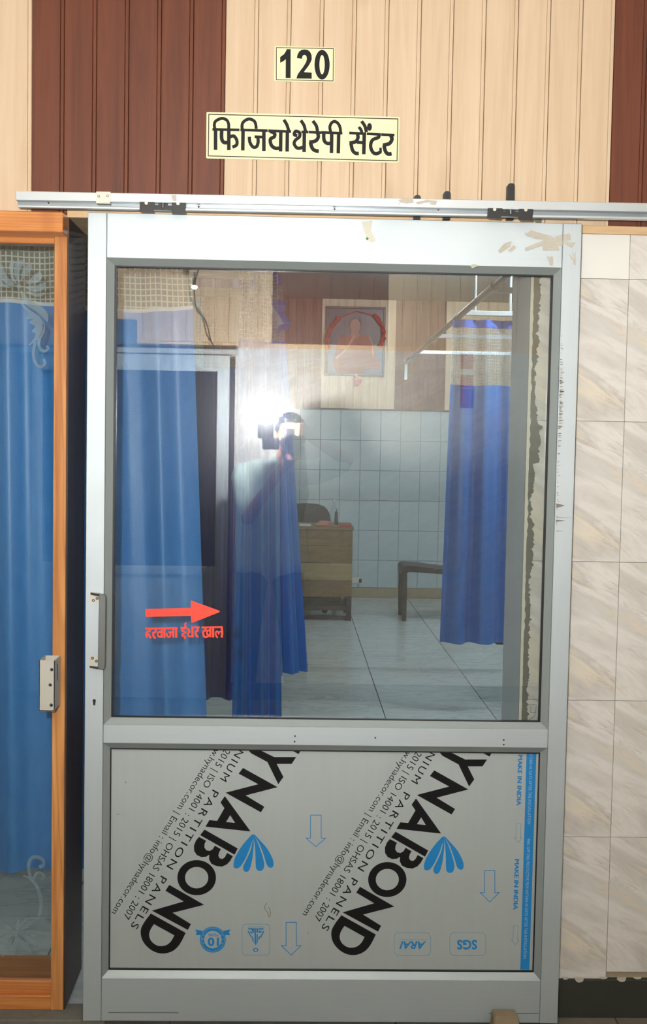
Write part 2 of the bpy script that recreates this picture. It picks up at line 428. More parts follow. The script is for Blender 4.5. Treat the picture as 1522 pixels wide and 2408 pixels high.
def text_mesh(s, p0, p1, up, y, th=.0004, bold=0.0, track=1.0, shear=0.0, bm=None):
    """lettering set between two points of the picture's print (baseline start, baseline end); up = cap height vector"""
    cu = bpy.data.curves.new('t', 'FONT'); cu.body = s; cu.size = 1; cu.offset = bold; cu.space_character = track; cu.shear = shear
    cu.resolution_u = 3
    o = bpy.data.objects.new('t', cu); me = bpy.data.meshes.new_from_object(o)
    xs = [v.co.x for v in me.vertices]; x0, x1 = min(xs), max(xs)
    cu.body = 'H'; m2 = bpy.data.meshes.new_from_object(o); ch = max(v.co.y for v in m2.vertices)
    for v in me.vertices:
        a = (v.co.x-x0)/(x1-x0); b = v.co.y/ch
        p = at(p0[0]+(p1[0]-p0[0])*a+up[0]*b, p0[1]+(p1[1]-p0[1])*a+up[1]*b, y); v.co = (p.x, y, p.z)
    b = bmesh.new(); b.from_mesh(me)
    bmesh.ops.triangulate(b, faces=b.faces[:])
    if sum(f.normal.y*f.calc_area() for f in b.faces) > 0: bmesh.ops.reverse_faces(b, faces=b.faces[:])
    bpy.data.objects.remove(o); bpy.data.curves.remove(cu); bpy.data.meshes.remove(me); bpy.data.meshes.remove(m2)
    return merge(bm, b)
def objk(name, bm, mat, parent=None, **tags):
    """obj() that keeps the face directions as built (flat print)"""
    me = bpy.data.meshes.new(name); bm.to_mesh(me); bm.free(); me.materials.append(M[mat])
    return obj(name, me, mat, parent, **tags)

# ------------------------------------------------------------------ the setting: levels
YW, YI, YB = 0.060, 0.310, 8.70              # face of the corridor wall, its inner face, back wall of the room
YO = -3.90                                   # opposite wall of the corridor
ZT = 2.118                                   # bottom of the wood panels
ZC, ZCI = 3.05, 2.97
XR = at(1240, 1150, YW).x                    # right edge of the opening
XPOST = at(156.5, 900, YW).x                 # right face of the wooden post
XL = -1.25                                   # left end of the wooden window
wf = thing('wall_front', (0, YW, 0), 'corridor wall around the sliding door, wood panels above marble tiles', kind='structure')
core = box(XR+.012, 4.2, YW+.012, YI, 0, ZT+.02); box(-4.2, XL, YW+.012, YI, 0, ZT+.02, bm=core)
box(-4.2, 4.2, YW+.012, YI, ZT+.02, ZC+.02, bm=core)
obj('masonry', core, 'grout', wf)
# boards of the panelling: shared meshes, one object each
def board_mesh(name, mat, w, h, d=.007):
    bm = bmesh.new(); m = .0022; s = .010
    prof = [(0, d), (0, d*.15), (m*.6, 0), (w-s-m, 0), (w-s-m*.4, d*.5), (w-s, d*.25), (w-m, d*.25), (w-m*.5, d*.7), (w-.0008, d*.8), (w-.0008, d)]
    v0 = [bm.verts.new((x, y, 0)) for x, y in prof]; v1 = [bm.verts.new((x, y, h)) for x, y in prof]
    for i in range(len(prof)-1): bm.faces.new((v0[i], v0[i+1], v1[i+1], v1[i]))
    bm.faces.new(v0); bm.faces.new(v1[::-1]); bmesh.ops.recalc_face_normals(bm, faces=bm.faces[:])
    me = bpy.data.meshes.new(name); bm.to_mesh(me); bm.free(); me.materials.append(M[mat]); return me
def boards(parent, face_y, sgn, z0, z1, runs, x_from, x_to, w):
    meshes = {m: board_mesh('board', m, w, z1-z0) for m in ('pvc_brown', 'pvc_cream')}
    base = Vector(parent['_base'])
    for x0, x1, m in runs:
        n = max(1, round((x1-x0)/w))
        for i in range(n):
            x = x0+(x1-x0)*i/n
            if x > x_to or x+w < x_from: continue
            o = bpy.data.objects.new('board', meshes[m]); COL.objects.link(o); o.parent = parent
            o.scale = ((x1-x0)/n/w, 1, 1)
            if sgn > 0: o.location = Vector((x, face_y, z0))-base
            else: o.location = Vector((x+(x1-x0)/n, face_y, z0))-base; o.rotation_euler = (0, 0, PI)
xs = [at(px, 300, YW).x for px in (75, 529, 1440)]
runs = [(xs[0]-1.018, xs[0], 'pvc_cream'), (xs[0], xs[1], 'pvc_brown'), (xs[1], xs[2], 'pvc_cream'), (xs[2], xs[2]+.51, 'pvc_brown')]
boards(wf, YW, 1, ZT, ZC, runs, -1.4, 1.4, .0848)
# marble tiles right of the opening
TW, TH = .25, .3715
def tile_mesh(name, mat, w, h, d=.010, gap=.0010, bev=.0007):
    b = box(gap/2, w-gap/2, 0, d, gap/2, h-gap/2, bev); me = bpy.data.meshes.new(name); b.to_mesh(me); b.free(); me.materials.append(M[mat]); return me
def put(name, me, parent, loc, rz=0, sc=None):
    o = bpy.data.objects.new(name, me); COL.objects.link(o); o.parent = parent
    o.location = Vector(loc)-Vector(parent['_base']); o.rotation_euler = (0, 0, rz)
    if sc: o.scale = sc
    return o
ZBASE = at(1415, 2302, YW).z; xj = at(1475, 800, YW).x; zj = at(1475, 992, YW).z
tm = [tile_mesh('tile', m, TW, TH) for m in ('tile_marble', 'tile_marble_other')]; tw = tile_mesh('tile', 'tile_white', TW, TH)
ztile = ZT-.020
for c in range(-1, 4):
    for r in range(-4, 2):
        z = zj+TH*r; x = xj+TW*c
        z1 = min(z+TH, ztile); z0 = ZBASE if z-ZBASE < .05 else z
        if z1-z0 < .02 or z+TH < ZBASE+.02: continue
        me = tw if (c == -1 and z1 == ztile) else tm[c % 2]
        if c == -1: w0 = XR+.010
        else: w0 = x
        if (c == -1) or z1-z0 < TH-.001:
            b = box(w0+.0005, x+TW-.0005, 0, .010, z0+.0005, z1-.0005, .0007)
            for v in b.verts: v.co.y += YW; v.co.x -= x; v.co.z -= z; v.co.y -= YW
            m2 = bpy.data.meshes.new('tile'); b.to_mesh(m2); b.free(); m2.materials.append(me.materials[0]); me = m2
        put('tile', me, wf, (x, YW, z))
bb = thing('baseboard_right', (1.0, YW, 0), 'dark stone skirting under the marble tiles right of the door', kind='structure')
x = XR+.01
while x < 2.2:
    obj('skirting_slab', box(x+.001, x+.449, YW-.006, YW+.012, 0, ZBASE, .0015), 'baseboard_dark', bb); x += .45
dab = bmesh.new()
for px, w, h in ((1363, 13, 9), (1463, 12, 8), (1330, 8, 4), (1420, 9, 3), (1500, 10, 3)):
    fill([[at(px+w*math.cos(a)*(.8+.3*random.random()), 2301+max(0, math.sin(a))*h*1.3-2, YW-.0085) for a in [2*PI*k/14 for k in range(14)]]], YW-.0085, .004, dab)
obj('mortar_dab', dab, 'tape_residue', bb)
tr = obj('trim_1', box(XR-.6, 2.3, YW-.004, YW+.012, ZT-.020, ZT+.001, .001), 'pale_wood', kind='structure', label='pale wood strip between the panels and the marble tiles')
# broken edge of the tiles: cement and white plaster crumbs along the opening
me_ = bmesh.new(); left, right = [], []
z = .0; k = 0
while z < 2.14:
    zz = z
    n1 = noise.noise(Vector((3.1, zz*9, 0)))*.010+noise.noise(Vector((7, zz*46, 2)))*.009+noise.noise(Vector((5, zz*150, 2)))*.008
    big = .012 if 1.50 < zz < 1.60 else 0
    left.append(Vector((XR-.001+noise.noise(Vector((1, zz*30, 5)))*.002, 0, zz))); right.append(Vector((XR+.016+n1+big, 0, zz))); z += .004
fill([left+right[::-1]], YW-.004, .01, me_)
obj('mortar_edge', me_, 'cement', wf)
me_ = bmesh.new(); pts = []
left = [Vector((XR-.006, 0, i*.006)) for i in range(355)]
right = [Vector((XR+.001+abs(noise.noise(Vector((9, i*.20, 1))))*.006*(1 if noise.noise(Vector((2, i*.05, 1))) > -.15 else .3), 0, i*.006)) for i in range(355)]
fill([left+right[::-1]], YW-.0055, .01, me_); obj('plaster_crumb', me_, 'plaster_white', wf)
cr = ribbons([([(268, 160), (590, 165), (570, 330), (540, 430), (400, 515)], 9, False), ([(450, 210), (470, 280), (462, 345), (590, 330)], 9, True), ([(280, 400), (400, 340), (330, 300)], 8, True), ([(340, 215), (270, 300), (265, 510)], 16, True)],
             pxf((1200, 1640), 9.5125), YW-.0008, .0006)
obj('crack', cr, 'cement', wf)
obj('reveal', box(XR-.005, XR+.013, YW+.004, YI+.004, 0, ZT, .002), 'reveal_paint', wf)
# wooden lintel over the door opening
trl = obj('trim_2', box(XPOST+.0, XR-.006, YW-.003, YI, at(185, 512, YW).z, ZT+.018, .001), 'pale_wood', kind='structure', label='wooden lintel over the door opening')
# floors
fl = thing('floor', (0, -2, 0), 'dark worn stone floor of the corridor', kind='structure')
obj('floor_bed', box(-4.2, 4.2, YO-.25, YI, -.08, -.012), 'grout', fl)
for i in range(-5, 5):
    for j in range(-7, 1):
        y1 = YW+.1 if j == 0 else -.02+(j)*.6+.6-.003
        obj('slab', box(i*.6+.3+.0015, i*.6+.9-.0015, -.02+j*.6 if j < 0 else -.02, -.02+j*.6+.597 if j < 0 else .077, -.015, 0, .0015), 'floor_stone', fl) if abs(i*.6+.6) < 2.6 else None
obj('trim_3', box(XL, XPOST+.12, YW-.055, YW+.04, -.002, .012, .003), 'cement', kind='structure', label='raised cement threshold under the wooden window')
fr_ = thing('floor', (0, 4, 0), 'white marbled tile floor inside the room', kind='structure')
obj('floor_bed', box(-3.1, 3.1, YI, YB+.2, -.08, -.008), 'grout_grey', fr_)
xa = atz(868, 1573, 0).x; ft = None
b = box(.0022, .6128, .0022, .6128, -.012, 0, .001); ft = bpy.data.meshes.new('floor_tile'); b.to_mesh(ft); b.free(); ft.materials.append(M['floor_tile'])
XB = atz(1064, 1551, 0).x
for i in range(-7, 5):
    for j in range(0, 14):
        put('floor_tile', ft, fr_, (xa+(XB-xa)*i, YI+.02+.615*j-.25 if j else YI+.02-.25, 0), 0, ((XB-xa)/.615, 1, 1))
# room shell
ZW = (at(980, 965, YB).z)
wb_ = thing('wall_back', (0, YB, 0), 'far wall of the room, white tiles below wood panels', kind='structure')
obj('masonry', box(-3.1, 3.1, YB+.010, YB+.2, 0, ZCI), 'grout_light', wb_)
x1, x2, x3 = at(760, 900, YB).x, at(929, 900, YB).x, at(1047, 900, YB).x
boards(wb_, YB, 1, ZW, ZCI, [(x1-1.19, x1-.02, 'pvc_brown'), (x1-.02, x2, 'pvc_cream'), (x2, x3, 'pvc_brown'), (x3, x3+1.19, 'pvc_cream')], -1.1, 2.7, .0848)
tr_ = tile_mesh('tile', 'tile_room', .2, .3, gap=.003, bev=.003)
xt = at(845, 1180, YB).x; zt = at(900, 1248, YB).z
for c in range(-6, 10):
    for r in range(-4, 4):
        z = zt+.3*r
        if z+.3 < .12 or z > ZW: continue
        z0, z1 = max(z, .10), min(z+.3, ZW-.004)
        put('tile', tr_, wb_, (xt+.2*c, YB, z0), 0, (1, 1, (z1-z0)/.3))
obj('trim_4', box(-1.1, 2.7, YB-.006, YB+.01, ZW-.006, ZW+.006), 'baseboard_dark', kind='structure', label='dark edge strip under the panels of the far wall')
obj('baseboard_back', box(-1.1, 2.7, YB-.012, YB+.01, 0, .10, .002), 'baseboard_beige', kind='structure', label='beige skirting along the far wall of the room')
obj('wall_left', box(-3.1, -3.0, YI, YB, 0, ZCI), 'wall_paint', kind='structure'); obj('wall_right', box(3.0, 3.1, YI, YB, 0, ZCI), 'wall_paint', kind='structure')
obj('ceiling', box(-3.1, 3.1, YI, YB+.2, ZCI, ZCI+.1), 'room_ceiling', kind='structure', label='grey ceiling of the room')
obj('ceiling', box(-4.2, 4.2, YO-.2, YW+.012, ZC, ZC+.1), 'ceiling_paint', kind='structure', label='white ceiling of the corridor')
obj('wall_left', box(-4.2, -4.1, YO, YW+.012, 0, ZC), 'wall_paint', kind='structure', label='left end wall of the corridor')
obj('wall_right', box(4.1, 4.2, YO, YW+.012, 0, ZC), 'wall_paint', kind='structure', label='right end wall of the corridor')
# opposite wall of the corridor, seen in the glass
wo = thing('wall_opposite', (0, YO, 0), 'opposite corridor wall, mirrored in the door glass', kind='structure')
XD = mir(552, 900, YO).x; ZD = mir(545, 838, YO).z
core = box(XD, 4.2, YO-.2, YO-.010, 0, ZC); box(-4.2, XD, YO-.2, YO-.010, ZD, ZC, bm=core); box(-4.2, XD-1.2, YO-.2, YO-.010, 0, ZD, bm=core)
obj('masonry', core, 'grout', wo)
x1, x2 = mir(640, 760, YO).x, mir(912, 760, YO).x
boards(wo, YO, -1, ZT, ZC, [(x1-1.78, x1, 'pvc_cream'), (x1, x2, 'pvc_brown'), (x2, x2+1.02, 'pvc_cream')], -1.9, 1.9, .0848)
for c in range(-1, 8):
    for r in range(0, 6):
        x = XD+.12+TW*c; z = .1+TH*r; z1 = min(z+TH, ZT-.022)
        if c == -1: x0 = XD+.002
        else: x0 = x
        put('tile', tm[c % 2], wo, (x+TW if c > -1 else XD+.12, YO, z), PI, ((1, 1, (z1-z)/TH) if c > -1 else (.118/TW, 1, (z1-z)/TH)))
obj('trim_5', box(-1.9, 2.1, YO-.01, YO+.006, ZT-.022, ZT+.004, .001), 'pale_wood', kind='structure', label='pale wood strip on the opposite wall, mirrored in the glass')
obj('baseboard_opposite', box(XD, 2.1, YO-.012, YO+.006, 0, .10, .002), 'baseboard_dark', kind='structure')

# ------------------------------------------------------------------ the sliding door
L_, R_, li, ri = -.5262, .7304, -.4780, .6818
T_, gT, mT, mB, bT, B_ = 2.1123, 1.9992, .8029, .7536, .1285, .0124
d1 = thing('door_1', ((L_+R_)/2, 0, B_), 'white aluminium sliding door with a glass pane above a printed panel', kind='structure')
g = .0006
obj('stile', box(L_, li-g, 0, .040, B_, T_, .0012), 'aluminium_frame', d1)
obj('stile', box(ri+g, R_, 0, .040, B_-.001, T_, .0012), 'aluminium_frame', d1)
obj('top_rail', box(li, ri, .0003, .040, gT, T_, .0012), 'aluminium_rail', d1)
obj('mid_rail', box(li, ri, -.004, .040, mB, mT, .0022), 'aluminium_rail', d1)
obj('bottom_rail', box(li, ri, .0003, .040, B_, bT, .0012), 'aluminium_rail', d1)
def bead_set(x0, x1, z0, z1, w, ws, dy, gw=.0048):
    a = [(x0, z0), (x1, z0), (x1, z1), (x0, z1)]; c = [(x0+w, z0+ws), (x1-w, z0+ws), (x1-w, z1-ws), (x0+w, z1-ws)]
    for i in range(4):
        j = (i+1) % 4; bm = bmesh.new()
        f = [Vector((a[i][0], .0004, a[i][1])), Vector((a[j][0], .0004, a[j][1])), Vector((c[j][0], dy, c[j][1])), Vector((c[i][0], dy, c[i][1]))]
        mid = (f[0]+f[1]+f[2]+f[3])/4
        f = [p+(mid-p)*.0004 for p in f]
        top = [bm.verts.new(p) for p in f]; bot = [bm.verts.new((p.x, .034, p.z)) for p in f]
        bm.faces.new(top); bm.faces.new(bot[::-1])
        for k in range(4): bm.faces.new((top[k], bot[k], bot[(k+1) % 4], top[(k+1) % 4]))
        obj('glazing_bead', bm, 'aluminium_bead', d1)
    gk = fill([[Vector((p[0], 0, p[1])) for p in c], [Vector((c[0][0]+gw, 0, c[0][1]+.003)), Vector((c[3][0]+gw, 0, c[3][1]-.0035)), Vector((c[2][0]-gw, 0, c[2][1]-.0035)), Vector((c[1][0]-gw, 0, c[1][1]+.003))]], dy+.0005, .010)
    obj('gasket', gk, 'rubber_black', d1)
bead_set(li+.0004, ri-.0004, mT-.001, gT, .0175, .0165, .014)
bead_set(li+.0004, ri-.0004, bT, mB+.001, .0160, .0165, .012, .0026)
pane = obj('glass_pane', box(li+.012, ri-.012, YG, YG+.005, mT+.006, gT-.008), 'door_glass', d1)
YP = .0195
pan = obj('lower_panel', box(li+.012, ri-.012, YP, YP+.004, bT+.004, mB-.004), 'panel_film', d1, label='grey panel in printed protective film')
# sticker on the glass: arrow and red lettering
tf = pxf((330, 1400), 7.248); ys = YG-.0006
ar = fill([tf([(85, 245), (100, 232), (860, 212), (862, 92), (880, 90), (1350, 262), (1358, 275), (1350, 288), (882, 472), (868, 462), (862, 350), (100, 368), (88, 355)], ys)], ys, .0005)
obj('arrow_sticker', ar, 'sticker_red', pane, label='red arrow pointing right')
w = 37
red = [([(80, 568), (635, 558)], 34, 0), ([(168, 570), (168, 604), (122, 622), (100, 658), (106, 698), (132, 712)], 34, 1), ([(124, 664), (150, 674), (164, 700), (178, 732)], 32, 1), ([(258, 570), (262, 615), (212, 648)], w, 1), ([(215, 650), (232, 706), (268, 728)], w, 1),
       ([(366, 565), (366, 725)], w, 0), ([(366, 628), (322, 622), (296, 664), (318, 706), (366, 690)], 34, 1), ([(412, 565), (412, 728)], 34, 0), ([(562, 562), (562, 720)], w, 0), ([(478, 628), (562, 625)], 30, 0),
       ([(452, 640), (458, 690), (488, 712), (514, 684), (512, 632)], 32, 1), ([(612, 560), (612, 722)], w, 0),
       ([(685, 556), (800, 550)], 32, 0), ([(748, 556), (712, 588), (722, 612), (775, 622), (752, 650), (712, 664), (728, 696), (768, 700), (752, 745)], 32, 1), ([(782, 462), (766, 500), (764, 552)], 30, 1),
       ([(866, 546), (1012, 546)], 32, 0), ([(890, 546), (890, 718)], w, 0), ([(842, 568), (816, 585), (836, 610), (858, 612)], 26, 1), ([(852, 616), (822, 642), (820, 682), (848, 704), (890, 692)], 28, 1), ([(975, 548), (980, 596), (936, 626)], w, 1), ([(936, 628), (956, 684), (990, 712)], w, 1),
       ([(1045, 548), (1410, 542)], 32, 0), ([(1108, 550), (1112, 590), (1068, 618)], w, 1), ([(1070, 622), (1082, 690), (1118, 712), (1160, 694), (1195, 676)], w, 1), ([(1195, 545), (1195, 715)], w, 0), ([(1195, 610), (1156, 596), (1134, 640), (1156, 678), (1195, 664)], 32, 1),
       ([(1242, 542), (1242, 718)], w, 0), ([(1385, 545), (1396, 600), (1394, 680), (1384, 718)], w, 1), ([(1394, 630), (1362, 616), (1340, 636), (1338, 668)], 26, 1), ([(1338, 640), (1310, 612), (1286, 640), (1296, 694), (1324, 720)], 28, 1)]
obj('red_lettering', ribbons(red, tf, ys, .0005), 'sticker_red', pane)
# prints of the film
yp = YP-.0006
tf6 = pxf((230, 1740), 2.927)
SH = at(571.6+448.2, 2000, yp).x-at(571.6, 2000, yp).x
def dup_shift(o, dx, dz=-.001):
    c = o.copy(); COL.objects.link(c); c.location = o.location+Vector((dx, 0, dz)); return c
big = bmesh.new(); big2 = bmesh.new()
def addp(polys): fill([tf6(p, yp) for p in polys], yp, .0004, big)
addp([[(1020, 52), (1056, 92), (1168, 152), (1243, 305), (1278, 255), (1232, 165), (1335, 165), (1366, 118), (1215, 118), (1096, 60)]])
addp([[(1260, 30), (1383, 98), (1420, 30)]])
addp([[(1000, 193), (1238, 325), (1018, 382), (1147, 460), (1123, 498), (880, 363), (1105, 305), (970, 232)]])
addp([[(875, 387), (1052, 630), (742, 597), (768, 552), (822, 557), (872, 470), (845, 430)], [(883, 565), (945, 571), (912, 518)]])
addp([[(735, 617), (963, 747), (942, 790), (705, 655)]])
addp([[(697, 668), (676, 692), (662, 728), (664, 765), (682, 792), (712, 806), (746, 804), (768, 790), (766, 822), (782, 852), (816, 868), (856, 872), (890, 856), (912, 832), (930, 800), (890, 778), (876, 806), (858, 820), (838, 814), (830, 796), (836, 772), (848, 752), (806, 728), (792, 752), (772, 764), (748, 760), (734, 740), (736, 714), (746, 694)]])
addp([ell(681, 948, 133, 121), ell(681, 948, 80, 74)])
addp([[(492, 998), (732, 1135), (515, 1190), (641, 1268), (620, 1308), (373, 1175), (592, 1112), (466, 1038)]])
addp([[(365, 1195), (605, 1328), *[tuple(q) for q in catmull([Vector(q) for q in [(605, 1328), (565, 1405), (520, 1450), (460, 1470), (400, 1462), (345, 1428), (305, 1374), (296, 1310), (320, 1255), (365, 1195)]], 4)][1:-1]], [(387, 1268), *[tuple(q) for q in catmull([Vector(q) for q in [(387, 1268), (362, 1308), (354, 1350), (374, 1392), (418, 1418), (470, 1413), (505, 1385), (527, 1345)]], 4)][1:]]])
o = obj('brand_lettering', big, 'print_black', pan); dup_shift(o, SH)
leaf = bmesh.new()
for pts in ([(1070, 648), (1000, 720), (950, 800), (935, 850), (938, 878), (960, 884), (985, 868), (1020, 810), (1052, 730)],
            [(1070, 650), (1058, 740), (1028, 815), (1002, 870), (1006, 900), (1026, 908), (1046, 890), (1064, 820), (1074, 720)],
            [(1072, 650), (1082, 730), (1086, 800), (1088, 870), (1098, 896), (1120, 902), (1140, 888), (1146, 850), (1128, 780), (1098, 700)],
            [(1074, 648), (1110, 710), (1142, 790), (1160, 850), (1176, 874), (1196, 880), (1210, 862), (1204, 820), (1168, 750), (1116, 690)]):
    fill([tf6([tuple(p) for p in catmull([Vector(q) for q in pts], 3, True)], yp)], yp, .0004, leaf)
o = obj('leaf_emblem', leaf, 'print_blue', pan); dup_shift(o, SH)
def film_text(s, a, b, cap, mat, name, bold=0.0, track=1.0, copies=True, up=(.866, .5)):
    A = (230+a[0]/2.927, 1740+a[1]/2.927); B = (230+b[0]/2.927, 1740+b[1]/2.927)
    o = objk(name, text_mesh(s, A, B, (up[0]*cap/2.927, up[1]*cap/2.927), yp, bold=bold, track=track), mat, pan)
    if copies: dup_shift(o, SH)
film_text('PARTITION PANELS', (792, 340), (224, 1282), 50, 'print_black', 'film_lettering', 0, 1.3)
film_text('NIUM', (962, 60), (840, 266), 50, 'print_black', 'film_lettering', 0, 1.3)
film_text('2015 | ISO 14001 : 2015 | OHSAS 18001 : 2007', (874, 58), (172, 1218), 46, 'print_black', 'film_lettering', -.004)
film_text('w.hynadecor.com | Email : info@hynadecor.com', (803, 58), (93, 1185), 44, 'print_black', 'film_lettering', -.004)
tfi = lambda pts, y: [at(p[0], p[1], y) for p in pts]
def arrow(x, y, w, h, hw, hh, lw, mat='print_blue_faint', name='arrow_print', skew=0):
    p = [(x-w/2, y), (x+w/2, y), (x+w/2+skew, y+h), (x+hw/2+skew, y+h), (x+skew, y+h+hh), (x-hw/2+skew, y+h), (x-w/2+skew, y+h)]
    obj(name, outline(p, lw, tfi, yp), mat, pan)
arrow(743, 1917, 25, 54, 46, 20, 1.5, 'print_blue'); arrow(685, 2169, 24, 55, 46, 22, 1.6, 'print_blue')
arrow(1152, 2047, 24, 52, 45, 22, 1.5, 'print_blue')
arrow(1220, 1937, 11, 33, 18, 12, .7, skew=-1); arrow(1213, 2177, 11, 34, 19, 11, .7, skew=-1)
for s, p0, p1, c in (('MAKE IN INDIA', (1219, 1775), (1215, 1893), 10), ('MAKE IN INDIA', (1211, 2020), (1207.5, 2138), 10)):
    tm_ = text_mesh(s, p0, p1, (c, .2), yp)
    for k in (1, 2): text_mesh(s, (p0[0]+.2*k, p0[1]+.7*k), (p1[0]+.2*k, p1[1]+.7*k), (c, .2), yp-.00008*k, bm=tm_)
    objk('film_lettering', tm_, 'print_blue', pan)
st = fill([tfi([(1239, 1762), (1262, 1762), (1245, 2280), (1224, 2280)], YP-.0004)], YP-.0004, .0003); obj('film_strip', st, 'print_blue', pan)
objk('film_lettering', text_mesh('FILM WITHIN 45 DAYS AFTER THE INSTALLATION', (1246.5, 1748), (1241, 1938), (7, .1), YP-.0009, bold=-.01), 'print_white', pan)
objk('film_lettering', text_mesh('PEEL OFF THE PROTECTIVE FILM WITHIN 45 DAYS AFTER THE INSTALLATION', (1240, 1973), (1231, 2254), (7, .1), YP-.0009, bold=-.01), 'print_white', pan)
# badges (upside down, as the film is)
tfb = pxf((440, 2150), 5.4357)
bd = bmesh.new(); cx, cy = 330, 324
star = []
for k in range(60):
    star += [(cx+(172 if j == 0 else 158)*math.cos(2*PI*(k+j*.5)/60), cy+(172 if j == 0 else 158)*math.sin(2*PI*(k+j*.5)/60)) for j in (0, 1)]
fill([tfb(star, yp), tfb(ell(cx, cy, 150, 150, 60, True), yp)], yp, .0003, bd)
fill([tfb(ell(cx, cy, 146, 146, 50), yp), tfb(ell(cx, cy, 112, 112, 50, True), yp)], yp, .0003, bd)
for sg in (-1, 1):
    fill([tfb([(cx+sg*130, 214), (cx+sg*225, 194), (cx+sg*205, 232), (cx+sg*222, 266), (cx+sg*150, 266)], yp)], yp, .0003, bd)
obj('badge', bd, 'print_blue', pan)
B2 = lambda x, y: (440+x/5.4357, 2150+y/5.4357)
objk('film_lettering', text_mesh('10', B2(408, 302), B2(264, 302), (0, 104/5.4357), yp, bold=.03), 'print_blue', pan)
objk('film_lettering', text_mesh('YEAR', B2(404, 248), B2(270, 248), (0, 34/5.4357), yp, bold=.01), 'print_blue', pan)
for k in range(3):
    for sg in (-1, 1): objk('badge_star', fill([tfb(ell(cx+sg*(128-abs(k-1)*12), cy-6+(k-1)*52, 7, 7, 8), YP-.0008)], YP-.0008, 0), 'panel_film', pan)
def crv(s, a0, a1, r, ups):
    n = len(s)
    for i, ch in enumerate(s):
        pass
obj('badge_border', outline(rrect(704, 126, 1056, 522, 46), 4.5, tfb, yp), 'print_blue_faint', pan)
em = bmesh.new()
for p in ([(782, 178), (838, 178), (838, 196), (782, 196)], [(846, 178), (858, 178), (858, 236), (846, 236), (824, 200), (826, 190)], [(862, 178), (880, 178), (882, 400), (862, 370)], [(886, 178), (908, 178), (908, 236), (888, 236)],
          [(914, 178), (980, 178), (976, 196), (914, 196)], [(772, 216), (788, 216), (832, 300), (820, 300)], [(796, 216), (838, 228), (838, 250), (812, 240)], [(826, 270), (850, 310), (852, 366), (838, 340)], [(888, 256), (904, 256), (904, 360), (888, 392)],
          [(914, 208), (960, 216), (940, 240), (914, 232)], [(968, 216), (990, 216), (948, 300), (938, 290)], [(914, 296), (938, 272), (936, 300), (912, 340)]):
    fill([tfb(p, yp)], yp, .0003, em)
fill([tfb(ell(878, 456, 34, 26, 18), yp), tfb(ell(878, 456, 20, 14, 18, True), yp)], yp, .0003, em)
obj('badge', em, 'print_blue', pan)
objk('film_lettering', text_mesh('DUN.HAM', B2(982, 154), B2(786, 154), (0, 16/5.4357), yp), 'print_blue_faint', pan)
tfa = pxf((900, 2150), 4.2278); B3 = lambda x, y: (900+x/4.2278, 2150+y/4.2278)
obj('badge_border', outline(rrect(116, 184, 476, 410, 44), 3.2, tfa, yp), 'print_blue_faint', pan)
obj('badge_border', outline(rrect(668, 184, 1026, 410, 44), 3.2, tfa, yp), 'print_blue_faint', pan)
objk('film_lettering', text_mesh('ARAI', B3(432, 272), B3(166, 272), (0, 72/4.2278), yp, bold=.028, shear=.3), 'print_blue', pan)
objk('film_lettering', text_mesh('SGS', B3(940, 258), B3(740, 258), (0, 92/4.2278), yp, bold=.03), 'print_blue', pan)
objk('film_lettering', text_mesh('Progress through Research', B3(440, 250), B3(166, 250), (0, 9/4.2278), yp), 'print_blue_faint', pan)
scr = ribbons([([(1165, 1120), (1148, 1155), (1170, 1190), (1180, 1220), (1190, 1190), (1175, 1150)], 4, True), ([(190, 285), (196, 298)], 5, False), ([(130, 510), (148, 512)], 4, False), ([(160, 508), (166, 514)], 3, False), ([(1445, 1322), (1447, 1332)], 5, False)], tf6, yp, .0002)
obj('scuff', scr, 'scrape', pan)
# handle (outside) and its twin inside
def handle(name, ydir, label):
    h = bmesh.new(); yo = -.042
    Q = lambda x, y, Y: at(195+x/10.47, 1370+y/10.47, Y)
    out = [(392, 272), (500, 290), (545, 310), (566, 350), (560, 900), (545, 2080), (525, 2130), (480, 2148), (372, 2125), (368, 2080), (378, 1400), (384, 900), (398, 520)]
    fill([[Q(x, y, yo) for x, y in out]], yo, .009, h)
    bmesh.ops.bevel(h, geom=[e for e in h.edges if e.calc_face_angle(0) > .9], offset=.0012, segments=1, affect='EDGES')
    g_ = obj('handle', h, 'steel', d1, label=label)
    for a0, b0 in (((180, 235), (415, 510)), ((160, 1795), (372, 2110))):
        p = [Q(a0[0], a0[1], -.003), Q(b0[0], a0[1], -.003), Q(b0[0], b0[1], -.003), Q(a0[0], b0[1], -.003)]
        obj('mounting_plate', fill([p], -.003, .0028), 'steel_pale', g_)
    arm = bmesh.new()
    for (xa, ya), (xb, yb), hh in (((185, 240), (400, 285), 55), ((165, 2050), (380, 2080), 48)):
        p = [Q(xa, ya, -.003), Q(xa+225, ya+12, -.003), Q(xa+225, ya+12+hh, -.003), Q(xa, ya+hh, -.003)]
        q = [Q(xb, yb, yo+.004), Q(xb+60, yb+6, yo+.004), Q(xb+60, yb+6+hh, yo+.004), Q(xb, yb+hh, yo+.004)]
        A = [arm.verts.new(v) for v in p]; Bv = [arm.verts.new(v) for v in q]
        arm.faces.new(A); arm.faces.new(Bv[::-1])
        for k in range(4): arm.faces.new((A[k], Bv[k], Bv[(k+1) % 4], A[(k+1) % 4]))
    obj('handle_arm', arm, 'steel', g_)
    for x, y in ((258, 440), (352, 388), (236, 1860), (334, 1935)):
        p = Q(x, y, -.0034); s_ = cyl(p+Vector((0, .0005, 0)), (0, -1, 0), .0036, .0016, 16); obj('screw', s_, 'plastic_black', g_)
        obj('screw', cyl(p+Vector((0, -.0008, 0)), (0, -1, 0), .0015, .0010, 10), 'steel_pale', g_)
handle('handle', 1, 'brushed steel pull handle')
hi = bmesh.new(); Q = lambda x, y, Y: at(x, y, Y)
